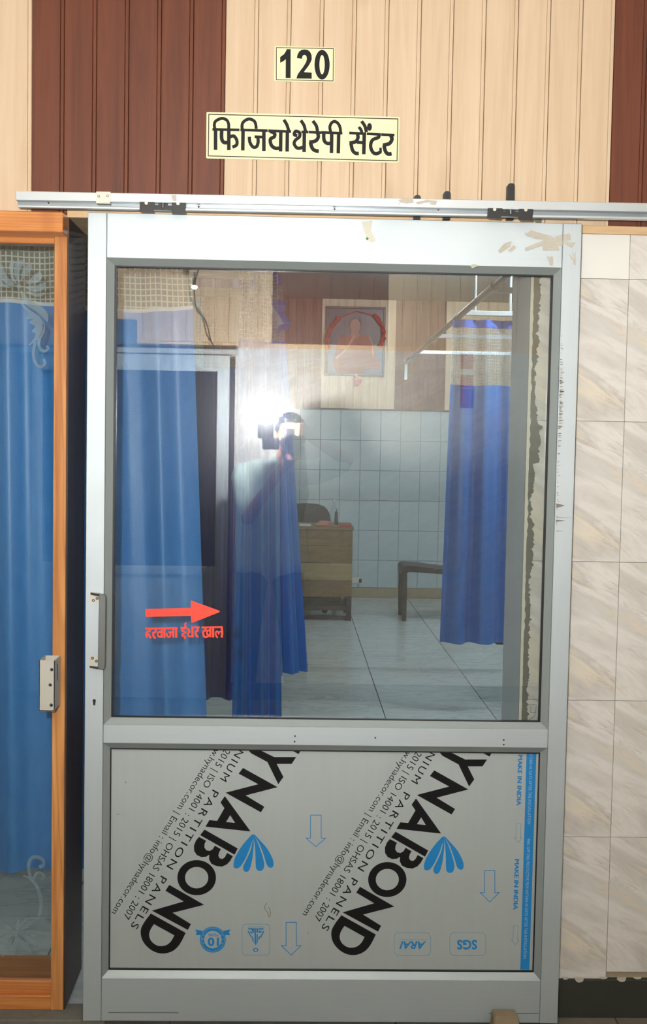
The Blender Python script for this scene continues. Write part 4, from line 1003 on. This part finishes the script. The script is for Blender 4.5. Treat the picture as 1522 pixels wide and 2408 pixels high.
obj('notebook', box(at(800, 1238, yk).x, at(826, 1238, yk).x, yk+.02, yk+.22, zt_, zt_+.012, .002), 'paper_red', label='red notebook on the right corner of the desk', category='book')
bk = box(at(754, 1238, yk).x, at(782, 1238, yk).x, yk+.03, yk+.2, zt_, zt_+.006, .001); obj('folder', bk, 'paper_red', label='thin red folder under the pink papers on the desk', category='folder')
pp = bmesh.new()
for i, (x0, x1, dz) in enumerate(((742, 776, .0), (748, 772, .012), (752, 778, .022))):
    a, b = at(x0, 1238, yk).x, at(x1, 1238, yk).x; box(a, b, yk+.05, yk+.19, zt_+.0065+dz, zt_+.016+dz, .002, pp)
obj('paper_stack', pp, 'paper_pink', label='crumpled pink papers lying on the desk', category='papers')
obj('paper_sheet', box(at(704, 1238, yk).x, at(732, 1238, yk).x, yk+.01, yk+.2, zt_, zt_+.008, .001), 'paper_white', label='white paper sheets at the left of the desk beside the curtain', category='papers')
c = at(793, 1236, yk); ph = thing('pen_holder', (c.x, yk+.26, zt_), 'dark slim pen holder standing on the desk', 'pen holder')
obj('cup', tube([(c.x, yk+.26, zt_), (c.x, yk+.26, zt_+.02), (c.x, yk+.26, zt_+.075), (c.x, yk+.26, zt_+.115)], [.017, .016, .014, .012], 14), 'plastic_black', ph)
obj('pen', tube([(c.x, yk+.26, zt_+.10), (c.x+.006, yk+.26, zt_+.14)], .004, 8), 'plastic_black', ph)
c = at(786, 1236, yk); cb = thing('plastic_bottle', (c.x, yk+.12, zt_+.012), 'clear plastic bottle standing on the desk', 'bottle')
obj('bottle_body', tube([(c.x, yk+.12, zt_+.012+h) for h in (0, .004, .14, .17, .185, .2)], [.024, .026, .026, .014, .011, .011], 16), 'clear_plastic', cb)
obj('cap', cyl((c.x, yk+.12, zt_+.212), (0, 0, 1), .012, .014, 14), 'paper_white', cb)
# office chair behind the desk
oc = at(728, 1225, yk+.85); oy = yk+.85
of = thing('office_chair', (oc.x, oy, 0), 'dark mottled office chair behind the desk', 'chair')
bk = bmesh.new(); xl, xr2 = at(676, 1205, oy).x, at(778, 1205, oy).x; zt2, zb2 = at(728, 1185, oy).z, at(728, 1290, oy).z
pts = [(xl, zb2), (xl, zt2-.09), (xl+.03, zt2-.03), (xl+.09, zt2), (xr2-.16, zt2), (xr2-.07, zt2-.02), (xr2-.02, zt2-.07), (xr2, zt2-.15), (xr2, zb2)]
fill([[Vector((x, 0, z)) for x, z in catmull([Vector(p) for p in pts], 3)]], oy, .07, bk); obj('backrest', bk, 'chair_cloth', of)
obj('seat', box(xl, xr2, oy-.42, oy-.02, .44, .51, .02), 'chair_cloth', of)
mx = (xl+xr2)/2
obj('backrest_bar', box(mx-.03, mx+.03, oy+.03, oy+.05, .42, zb2+.05), 'plastic_black', of)
obj('column', cyl((mx, oy-.2, .1), (0, 0, 1), .025, .34), 'plastic_black', of)
for k in range(5):
    a = 2*PI*k/5+.3; e = Vector((mx+.26*math.cos(a), oy-.2+.26*math.sin(a), .05))
    obj('base_arm', tube([(mx, oy-.2, .12), (e.x, e.y, .075)], [.022, .014], 8), 'plastic_black', of); obj('caster', ball((e.x, e.y, .03), .03, u=10, v=8), 'plastic_black', of)
bc = at(780, 1412, yk+.3)
bn = thing('waste_bin', (bc.x, yk+.28, zk(1427)), 'green plastic tub under the desk', 'tub'); zb_ = .128
bt = bmesh.new(); bx_, by_ = bc.x, yk+.28
obj('tub', tube([(bx_, by_, zb_), (bx_, by_, zb_+.16), (bx_, by_, zb_+.17), (bx_, by_, zb_+.15), (bx_, by_, zb_+.012)], [.085, .105, .11, .098, .08], 20), 'bin_green', bn)
bn.location = (bx_, by_, zb_)
obj('rim', tube([(bx_+.108*math.cos(2*PI*k/20), by_+.108*math.sin(2*PI*k/20), zb_+.168) for k in range(21)], .006, 6), 'bin_green', bn)
obj('under_shelf', box(dx0+.02, dx1-.02, yk+.05, yk+.5, .108, .128, .002), 'chair_brown', dk)
# socket with a plug on the far wall
c = at(839, 1365, YB); so = thing('wall_socket', (c.x, YB-.01, c.z), 'pale wall socket with a black plug right of the desk', 'socket')
obj('plate', box(c.x-.05, c.x+.035, YB-.014, YB-.0005, c.z-.03, c.z+.035, .004), 'socket_white', so)
obj('plug', box(c.x+.022, c.x+.048, YB-.05, YB-.0145, c.z-.018, c.z+.02, .004), 'plastic_black', so)
# brown plastic chair, its back behind the right curtain
cp = atz(953, 1461, 0); yc_ = cp.y
ch = thing('plastic_chair', (cp.x+.22, yc_+.2, 0), 'dark brown moulded chair half hidden behind the royal blue curtain', 'chair')
x0 = at(945, 1400, yc_).x; zs_ = at(990, 1331, yc_).z
st = bmesh.new()
prof = [(0, zs_-.09), (0.0, zs_-.03), (.012, zs_-.008), (.04, zs_), (.16, zs_-.006), (.30, zs_-.024), (.45, zs_-.035), (.45, zs_-.075), (.30, zs_-.066), (.16, zs_-.058), (.06, zs_-.055), (.045, zs_-.062), (.040, zs_-.09)]
v0 = [st.verts.new((x0+x, yc_, z)) for x, z in prof]; v1 = [st.verts.new((x0+x, yc_+.42, z)) for x, z in prof]
for i in range(len(prof)): st.faces.new((v0[i], v0[(i+1) % len(prof)], v1[(i+1) % len(prof)], v1[i]))
st.faces.new(v0); st.faces.new(v1[::-1]); obj('seat', st, 'chair_brown', ch)
for x in (x0+.003, x0+.41):
    for y in (yc_+.002, yc_+.375):
        b = box(0, .042, 0, .042, 0, zs_-.08, .004)
        for v_ in b.verts:
            k = 1-v_.co.z/zs_; v_.co.x = x+v_.co.x*(1-.15*k)+(.006*k if x < x0+.2 else .03*k); v_.co.y = y+v_.co.y
        obj('leg', b, 'chair_brown', ch)
bk = box(x0+.43, x0+.46, yc_+.01, yc_+.41, zs_-.05, zs_+.42, .012)
for v_ in bk.verts: v_.co.x += max(0, v_.co.z-zs_)*.18
obj('backrest', bk, 'chair_brown', ch)
# dark stool behind the foot of the right curtain
sp_ = at(1196, 1540, yr_+.25); sl = thing('stool', (sp_.x+.1, yr_+.4, 0), 'dark brown stool just visible under the hem of the royal blue curtain', 'stool')
zz = at(1180, 1525, yr_+.3).z; xx = at(1160, 1525, yr_+.3).x
obj('seat', box(xx, xx+.42, yr_+.25, yr_+.62, zz+.03, zz+.09, .012), 'chair_brown', sl)
for x in (xx+.14, xx+.36):
    for y in (yr_+.30, yr_+.54): obj('leg', tube([(x+.02, y, zz+.04), (x+.02, y, 0)], [.022, .016], 8), 'chair_brown', sl)
# garlanded portrait on the far wall (generic figure)
yq = YB-.03; fx0, fx1 = at(766, 800, yq).x, at(906, 800, yq).x; fz1, fz0 = at(836, 721, yq).z, at(836, 884, yq).z
pt = thing('framed_portrait', ((fx0+fx1)/2, YB, fz0), 'framed portrait of a person in an orange robe on the far wall', 'picture')
fb = bmesh.new()
for a in ((fx0, fx1, fz1-.02, fz1), (fx0, fx1, fz0, fz0+.02), (fx0, fx0+.02, fz0+.02, fz1-.02), (fx1-.02, fx1, fz0+.02, fz1-.02)): box(a[0], a[1], yq, YB-.001, a[2], a[3], .003, fb)
obj('frame', fb, 'photo_dark', pt)
pr = obj('print', box(fx0+.018, fx1-.018, yq+.012, YB-.002, fz0+.018, fz1-.018), 'photo_dark', pt)
tp_ = pxf((740, 680), 7.61); yz = yq+.0105
obj('print_ground', fill([tp_([(200, 980), (1245, 980), (1245, 1540), (200, 1540)], yz)], yz, .001), 'photo_blue', pr)
obj('print_robe', fill([tp_([(430, 860), (520, 830), (640, 810), (800, 800), (960, 830), (1010, 900), (1060, 1000), (1090, 1200), (1170, 1300), (1165, 1450), (900, 1440), (860, 1530), (420, 1530), (330, 1350), (380, 1050)], yz-.0008)], yz-.0008, .0006), 'photo_robe', pr)
for st_ in (([(720, 820), (640, 960), (520, 1120), (380, 1240)], 40, True), ([(975, 840), (1030, 980), (1050, 1200)], 26, True)):
    obj('print_fold', ribbons([st_], tp_, yz-.0014, .0005), 'photo_robe_fold', pr)
obj('print_hair', fill([tp_(ell(722, 640, 130, 135, 24), yz-.0008)], yz-.0008, .0006), 'hair', pr)
obj('print_face', fill([tp_(ell(730, 660, 92, 128, 24), yz-.0014), ], yz-.0014, .0005), 'photo_face', pr)
obj('print_face', fill([tp_([(660, 740), (790, 740), (800, 830), (720, 900), (650, 830)], yz-.0012)], yz-.0012, .0004), 'photo_face', pr)
gl = thing('flower_garland', ((fx0+fx1)/2, yq-.028, fz1), 'red flower garland draped over the framed portrait', 'garland')
for path in ([(430, 520), (380, 600), (300, 700), (250, 800), (225, 920), (240, 1040)], [(1080, 480), (1150, 570), (1220, 660), (1240, 780), (1215, 920), (1180, 1010)]):
    P = catmull([Vector(p) for p in path], 4); bm = bmesh.new()
    for i, p in enumerate(P):
        q = tp_([tuple(p)], yq-.012)[0]; ball((q.x+random.uniform(-.006, .006), yq-.028, q.z), random.uniform(.018, .026), bm, 8, 6)
    obj('flower_string', bm, 'flower_red', gl)
q = tp_([(760, 1660)], yq-.02)[0]; bm = bmesh.new()
for k in range(9): ball((q.x+.03*math.cos(k*2.4)*(k/9), yq-.028, q.z+.04*math.sin(k*2.4)*(k/9)), .024, bm, 8, 6)
ball((q.x-.01, yq-.028, q.z+.055), .02, bm, 8, 6); obj('flower_tuft', bm, 'flower_pink', gl)
bm = tube([tp_([(430, 520)], yq-.006)[0], tp_([(740, 390)], yq-.006)[0], tp_([(1080, 480)], yq-.006)[0]], .006, 6); obj('garland_thread', bm, 'flower_red', gl)
# lamps added on the room ceiling (outside the picture, to light the room)
def added_tube_light(x, y, z, lab, L=1.2):
    r = thing('added_tube_light', (x, y, z), lab, 'lamp'); obj('batten', box(x-L/2-.03, x+L/2+.03, y-.03, y+.03, z-.045, z, .004), 'socket_white', r)
    obj('tube', tube([(x-L/2, y, z-.065), (x+L/2, y, z-.065)], .014, 12), 'tube_glow', r)
    for s in (-1, 1): obj('lamp_holder', box(x+s*(L/2+.012)-.012, x+s*(L/2+.012)+.012, y-.016, y+.016, z-.085, z-.043, .003), 'socket_white', r)
added_tube_light(1.75, 3.3, ZCI, 'added fluorescent tube on the room ceiling nearer the door')
added_tube_light(1.3, 6.2, ZCI, 'added fluorescent tube on the room ceiling nearer the far wall')
for i, (x, l_) in enumerate(((-1.6, 'added round corridor ceiling lamp towards the left end'), (1.7, 'added round corridor ceiling lamp towards the right end'))):  # lamps added out of view as faint corridor fill
    r = thing('added_ceiling_lamp', (x, -1.6, ZC), l_, 'lamp'); obj('lamp_base', cyl((x, -1.6, ZC-.03), (0, 0, 1), .17, .03, 28), 'socket_white', r)
    obj('diffuser', tube([(x, -1.6, ZC-.03), (x, -1.6, ZC-.06), (x, -1.6, ZC-.085)], [.155, .15, .10], 28), 'corridor_glow', r)

# ------------------------------------------------------------------ things on the opposite wall (mirrored in the glass)
d2 = thing('door_2', (XD-.6, YO, 0), 'aluminium sliding door across the corridor, mirrored in the glass', kind='structure')
zl0, zl1 = mir(530, 836, YO+.04).z, mir(530, 874, YO+.04).z
xs0, xs1 = mir(511, 900, YO+.04).x, mir(540, 900, YO+.04).x
xl_ = xs0-1.05
obj('stile', box(xs0, xs1, YO+.012, YO+.045, .012, zl0, .001), 'aluminium_frame', d2); obj('stile', box(xl_-.06, xl_, YO+.012, YO+.045, .012, zl0, .001), 'aluminium_frame', d2)
obj('top_rail', box(xl_, xs0, YO+.012, YO+.045, zl1, zl0, .001), 'aluminium_rail', d2); obj('bottom_rail', box(xl_, xs0, YO+.012, YO+.045, .012, .13, .001), 'aluminium_rail', d2)
obj('mid_rail', box(xl_, xs0, YO+.012, YO+.048, .75, .80, .001), 'aluminium_rail', d2)
obj('glass_pane', box(xl_, xs0, YO+.024, YO+.029, .80, zl1), 'dark_interior_pane', d2); obj('lower_panel', box(xl_, xs0, YO+.022, YO+.028, .13, .75), 'panel_film', d2)
obj('track', box(xl_-.2, XD+.02, YO+.004, YO+.06, zl0+.006, zl0+.035, .002), 'aluminium_track', d2)
obj('jamb', box(XD-1.25, XD, YO-.205, YO-.195, 0, ZD), 'photo_dark', d2)  # dark sheet across the opening; the unlit gap is put into its colour
nb = thing('wall_notice', mir(1097, 960, YO+.004), 'red notice on the opposite wall, faintly mirrored over the right curtain', 'notice')
for i, (y0, y1, m) in enumerate(((830, 868, 'notice_red'), (869, 880, 'paper_white'), (881, 912, 'notice_red'), (913, 960, 'notice_red'))):
    a, b = mir(1084, y0, YO+.004), mir(1112, y1, YO+.004); obj('notice_sheet', box(a.x, b.x, YO+.0005, YO+.004, b.z, a.z-.001), m, nb)
a, b = mir(272, 752, YO+.006), mir(322, 812, YO+.006)
bs = thing('blue_board', (a.x, YO, b.z), 'small blue board on the opposite wall, mirrored over the left curtain', 'sign')
obj('board_face', box(a.x, b.x, YO+.0005, YO+.012, b.z, a.z, .002), 'photo_blue', bs)
# hanging bulb with its cable
yb_ = YO+.10; c = mir(457, 675, yb_)
lb = thing('hanging_bulb', c, 'small lit bulb on a cable, mirrored at the top left of the glass', 'lamp')
obj('bulb', ball(c, (.019, .019, .013), None, 14, 10), 'bulb_glow', lb)
obj('bulb_holder', cyl(c+Vector((0, 0, .011)), (0, 0, 1), .009, .03, 12), 'plastic_black', lb)
pts = [mir(x, y, yb_) for x, y in ((459, 662), (463, 645), (470, 625))]+[mir(472, 600, yb_), Vector((mir(472, 600, yb_).x, yb_, ZC))]
obj('cable', tube(catmull(pts, 4), .004, 6), 'cable', lb)
pts = [mir(x, y, yb_-.03) for x, y in ((458, 640), (457, 690), (463, 728), (480, 748), (490, 775), (496, 800), (504, 815))]
obj('cable', tube(catmull(pts, 5), .004, 6), 'cable', lb)

# ------------------------------------------------------------------ the photographer and the camera (mirrored in the glass)
LENS = CAM+Vector((0, -.006, 0))
ck = thing('photo_camera', LENS+Vector((0, -.12, -.08)), 'black photo camera held upright by the photographer', 'camera')
yf = LENS.y
bd = bmesh.new(); box(-.045, .050, yf-.205, yf-.125, 1.54-.075, 1.54+.075, .010, bd, 2); obj('camera_body', bd, 'plastic_black', ck)
obj('lens_barrel', tube([(0, yf-.126, 1.54), (0, yf-.09, 1.54), (0, yf-.085, 1.54), (0, yf-.03, 1.54), (0, yf-.02, 1.54), (0, yf-.0, 1.54), (0, yf-.006, 1.54), (0, yf-.012, 1.54)], [.036, .036, .040, .040, .043, .043, .038, .037], 28), 'plastic_black', ck)
obj('lens_glass', ball((0, yf-.024, 1.54), (.0365, .012, .0365), None, 20, 10), 'lens_glass', ck)
obj('lens_ring', tube([(.0405*math.cos(2*PI*k/28), yf-.055, 1.54+.0405*math.sin(2*PI*k/28)) for k in range(29)], .003, 6), 'rubber_black', ck)
bm = box(-.062, -.044, yf-.19, yf-.14, 1.54-.028, 1.54+.028, .004); obj('viewfinder_hump', bm, 'plastic_black', ck)
obj('hot_shoe', box(-.070, -.060, yf-.182, yf-.146, 1.54-.012, 1.54+.012, .001), 'steel', ck)
ff = thing('flash_unit', (-.07, yf-.16, 1.53), 'black flash unit with a glowing dome on the side of the camera', 'flash')
obj('flash_body', box(-.160, -.071, yf-.195, yf-.125, 1.502, 1.566, .008, None, 2), 'plastic_black', ff)
hd = box(-.181, -.099, FLASH.y-.041, FLASH.y+.041, 1.560, 1.638, .006, None, 2)
obj('flash_head', hd, 'plastic_black', ff)
obj('flash_neck', box(-.160, -.120, yf-.185, FLASH.y+.01, 1.545, 1.58, .004), 'plastic_black', ff)
obj('dome_diffuser', ball((FLASH.x, FLASH.y, 1.640), (.044, .044, .044), None, 18, 12), 'flash_dome', ff)
per = thing('person', (-.10, -3.52, 0), 'photographer in a pale mint shirt stooping behind a camera, mirrored in the glass', 'person')
hc_ = Vector((-.012, -3.345, 1.575))           # centre of the head
def remesh(o, vox, sm=4, it=.5):
    r = o.modifiers.new('r', 'REMESH'); r.mode = 'VOXEL'; r.voxel_size = vox; r.use_smooth_shade = True
    s = o.modifiers.new('s', 'SMOOTH'); s.iterations = sm; s.factor = it
neck = Vector((-.055, -3.455, 1.435)); shL = Vector((-.265, -3.45, 1.355)); shR = Vector((.115, -3.44, 1.375))
chest = Vector((-.08, -3.50, 1.24)); waist = Vector((-.11, -3.54, 1.05)); pel = Vector((-.115, -3.55, .93))
elL = Vector((-.235, -3.27, 1.13)); wrL = Vector((-.075, -3.13, 1.375)); elR = Vector((.300, -3.36, 1.455)); wrR = Vector((.135, -3.20, 1.545))
hipL = Vector((-.205, -3.55, .90)); hipR = Vector((-.025, -3.55, .90)); knL = Vector((-.235, -3.47, .49)); knR = Vector((.015, -3.49, .49)); anL = Vector((-.255, -3.56, .09)); anR = Vector((.045, -3.58, .09))
bm = bmesh.new()
ball(hc_, (.073, .092, .105), bm, 20, 14); ball(hc_+Vector((0, .03, -.058)), (.055, .062, .062), bm, 16, 10)     # skull and jaw
ball(hc_+Vector((0, .095, -.008)), (.013, .018, .028), bm, 10, 8)                                              # nose
for s in (-1, 1):
    ball(hc_+Vector((s*.075, -.005, -.006)), (.010, .020, .032), bm, 10, 8); ball(hc_+Vector((s*.03, .076, .032)), (.026, .014, .009), bm, 10, 8)
    ball(hc_+Vector((s*.042, .062, -.03)), (.022, .022, .02), bm, 10, 8)
ball(hc_+Vector((0, .078, -.082)), (.022, .020, .018), bm, 10, 8)
capsule(neck+Vector((0, 0, -.03)), hc_+Vector((0, -.02, -.05)), .058, .054, bm)
capsule(neck+Vector((0, -.01, -.05)), chest, .09, .125, bm); capsule(chest, waist, .125, .115, bm); capsule(waist, pel, .115, .13, bm)
capsule(neck+Vector((-.02, 0, -.05)), shL, .055, .052, bm); capsule(neck+Vector((.02, 0, -.05)), shR, .055, .052, bm)
for a, b, c in ((shL, elL, wrL), (shR, elR, wrR)): capsule(a, b, .050, .038, bm); capsule(b, c, .039, .026, bm)
for a, b, c in ((hipL, knL, anL), (hipR, knR, anR)): capsule(a, b, .085, .055, bm); capsule(b, c, .055, .036, bm)
for a in (anL, anR): capsule(a+Vector((0, -.03, -.045)), a+Vector((0, .15, -.055)), .034, .028, bm)
# right hand on the grip at the top of the camera: palm, four fingers over the front, thumb behind
pm = Vector((.066, -3.170, 1.605)); capsule(wrR, pm, .027, .034, bm); ball(pm, (.024, .040, .036), bm, 12, 8)
for k, (dy, L) in enumerate(((.030, .9), (.012, 1.0), (-.008, .96), (-.026, .78))):
    z0 = 1.628-k*.019; p0 = Vector((.064, yf-.150, z0)); p1 = Vector((.058+.0, yf-.108, z0+.014*L)); p2 = Vector((.032, yf-.098, z0+.012*L)); p3 = Vector((.014, yf-.104, z0+.003))
    capsule(pm+Vector((0, .01, .02-k*.012)), p0, .011, .0098, bm, 8); capsule(p0, p1, .0098, .0092, bm, 8); capsule(p1, p2, .0092, .0086, bm, 8); capsule(p2, p3, .0086, .0076, bm, 8)
capsule(pm+Vector((-.005, -.03, .0)), Vector((.050, yf-.222, 1.600)), .013, .011, bm, 8); capsule(Vector((.050, yf-.222, 1.600)), Vector((.018, yf-.226, 1.585)), .011, .009, bm, 8)
# left hand cradling the lens from below
pl_ = Vector((-.012, -3.100, 1.452)); capsule(wrL, pl_, .026, .034, bm); ball(pl_, (.036, .036, .022), bm, 12, 8)
for k, L in enumerate((.92, 1.0, .95, .78)):
    y0 = yf-.040-k*.020; p0 = Vector((.020, y0, 1.455)); p1 = Vector((.046, y0, 1.474)); p2 = Vector((.058, y0, 1.500+.006*L)); p3 = Vector((.056, y0, 1.500+.022*L))
    capsule(pl_+Vector((.005, .03-k*.02, 0)), p0, .011, .0098, bm, 8); capsule(p0, p1, .0098, .0092, bm, 8); capsule(p1, p2, .0092, .0086, bm, 8); capsule(p2, p3, .0086, .0074, bm, 8)
capsule(pl_+Vector((-.02, .015, .0)), Vector((-.050, yf-.055, 1.482)), .013, .0105, bm, 8); capsule(Vector((-.050, yf-.055, 1.482)), Vector((-.058, yf-.045, 1.512)), .0105, .0085, bm, 8)
body = obj('body', bm, 'skin', per); remesh(body, .0055, 3)
bm = bmesh.new(); ball(hc_+Vector((0, -.018, .030)), (.080, .092, .095), bm, 22, 14)
for i in range(60):
    a, e = random.uniform(0, 2*PI), random.uniform(.05, 1.45)
    p = hc_+Vector((.079*math.cos(a)*math.cos(e), -.018+.092*math.sin(a)*math.cos(e), .030+.095*math.sin(e)))
    if p.y < hc_.y+.045 or p.z > hc_.z+.085: ball(p, (.013, .022, .009), bm, 8, 6)
bmesh.ops.delete(bm, geom=[v for v in bm.verts if (v.co.y > hc_.y+.055 and v.co.z < hc_.z+.062) or v.co.z < hc_.z-.055], context='VERTS')
hr = obj('hair', bm, 'hair', per); sd = hr.modifiers.new('t', 'SOLIDIFY'); sd.thickness = .008; remesh(hr, .005, 3)
for s in (-1, 1):
    obj('eye', ball(hc_+Vector((s*.031, .078, .010)), (.012, .008, .008), None, 10, 8), 'eye_white', per); obj('iris', ball(hc_+Vector((s*.031, .0835, .010)), (.0055, .0035, .0055), None, 10, 8), 'hair', per)
    obj('eyebrow', tube([hc_+Vector((s*.014, .090, .036)), hc_+Vector((s*.032, .090, .041)), hc_+Vector((s*.05, .079, .036))], [.003, .0045, .002], 6), 'hair', per)
obj('mouth', tube([hc_+Vector((-.024, .083, -.055)), hc_+Vector((0, .092, -.053)), hc_+Vector((.024, .083, -.055))], [.003, .006, .003], 8), 'lips', per)
bm = bmesh.new()
capsule(neck+Vector((0, -.01, -.055)), chest, .108, .146, bm); capsule(chest, waist, .146, .136, bm); capsule(waist, pel, .136, .146, bm)
capsule(chest+Vector((-.06, 0, .03)), waist+Vector((-.05, 0, 0)), .115, .105, bm); capsule(chest+Vector((.06, 0, .03)), waist+Vector((.05, 0, 0)), .115, .105, bm)
capsule(neck+Vector((-.03, 0, -.055)), shL, .075, .072, bm); capsule(neck+Vector((.03, 0, -.055)), shR, .075, .072, bm)
for a, b in ((shL, elL), (shR, elR)): capsule(a, a.lerp(b, .80), .071, .066, bm)
for dx in (-.075, 0, .075): capsule(waist+Vector((dx, 0, -.02)), pel+Vector((dx*1.15, 0, -.055)), .118, .128, bm)
sh = obj('shirt', bm, 'shirt', per); remesh(sh, .009, 3)
tx = bpy.data.textures.new('shirt_folds', 'CLOUDS'); tx.noise_scale = .085; dm = sh.modifiers.new('d', 'DISPLACE'); dm.texture = tx; dm.strength = .022; dm.mid_level = .45
bm = bmesh.new()
for s in (-1, 1):
    c0 = neck+Vector((0, .015, .012))
    P = [c0+Vector((s*.070*math.sin(t_), -.06*math.cos(t_)+.012, .012-.03*(t_/PI))) for t_ in [PI*k/8 for k in range(8)]]
    Qs = [p+Vector((s*.018*math.sin(PI*k/8), -.012+.030*k/8, -.034-.006*k)) for k, p in enumerate(P)]
    A = [bm.verts.new(p) for p in P]; Bv = [bm.verts.new(p) for p in Qs]
    for k in range(7): bm.faces.new((A[k], A[k+1], Bv[k+1], Bv[k]))
cl = obj('collar', bm, 'shirt', per); smooth(cl, 80); sd = cl.modifiers.new('t', 'SOLIDIFY'); sd.thickness = .004
bm = bmesh.new(); capsule(pel+Vector((0, 0, .06)), pel, .135, .138, bm)
for a, b, c in ((hipL, knL, anL), (hipR, knR, anR)): capsule(a, b, .100, .074, bm); capsule(b, c+Vector((0, 0, .02)), .074, .066, bm)
tr2 = obj('trousers', bm, 'trousers', per); remesh(tr2, .010, 3)
for a in (anL, anR):
    bm = bmesh.new(); capsule(a+Vector((0, -.045, -.046)), a+Vector((0, .165, -.054)), .043, .035, bm); so_ = obj('shoe', bm, 'shoe', per); remesh(so_, .007, 2)

for o in bpy.data.objects:
    if '_base' in o: del o['_base']
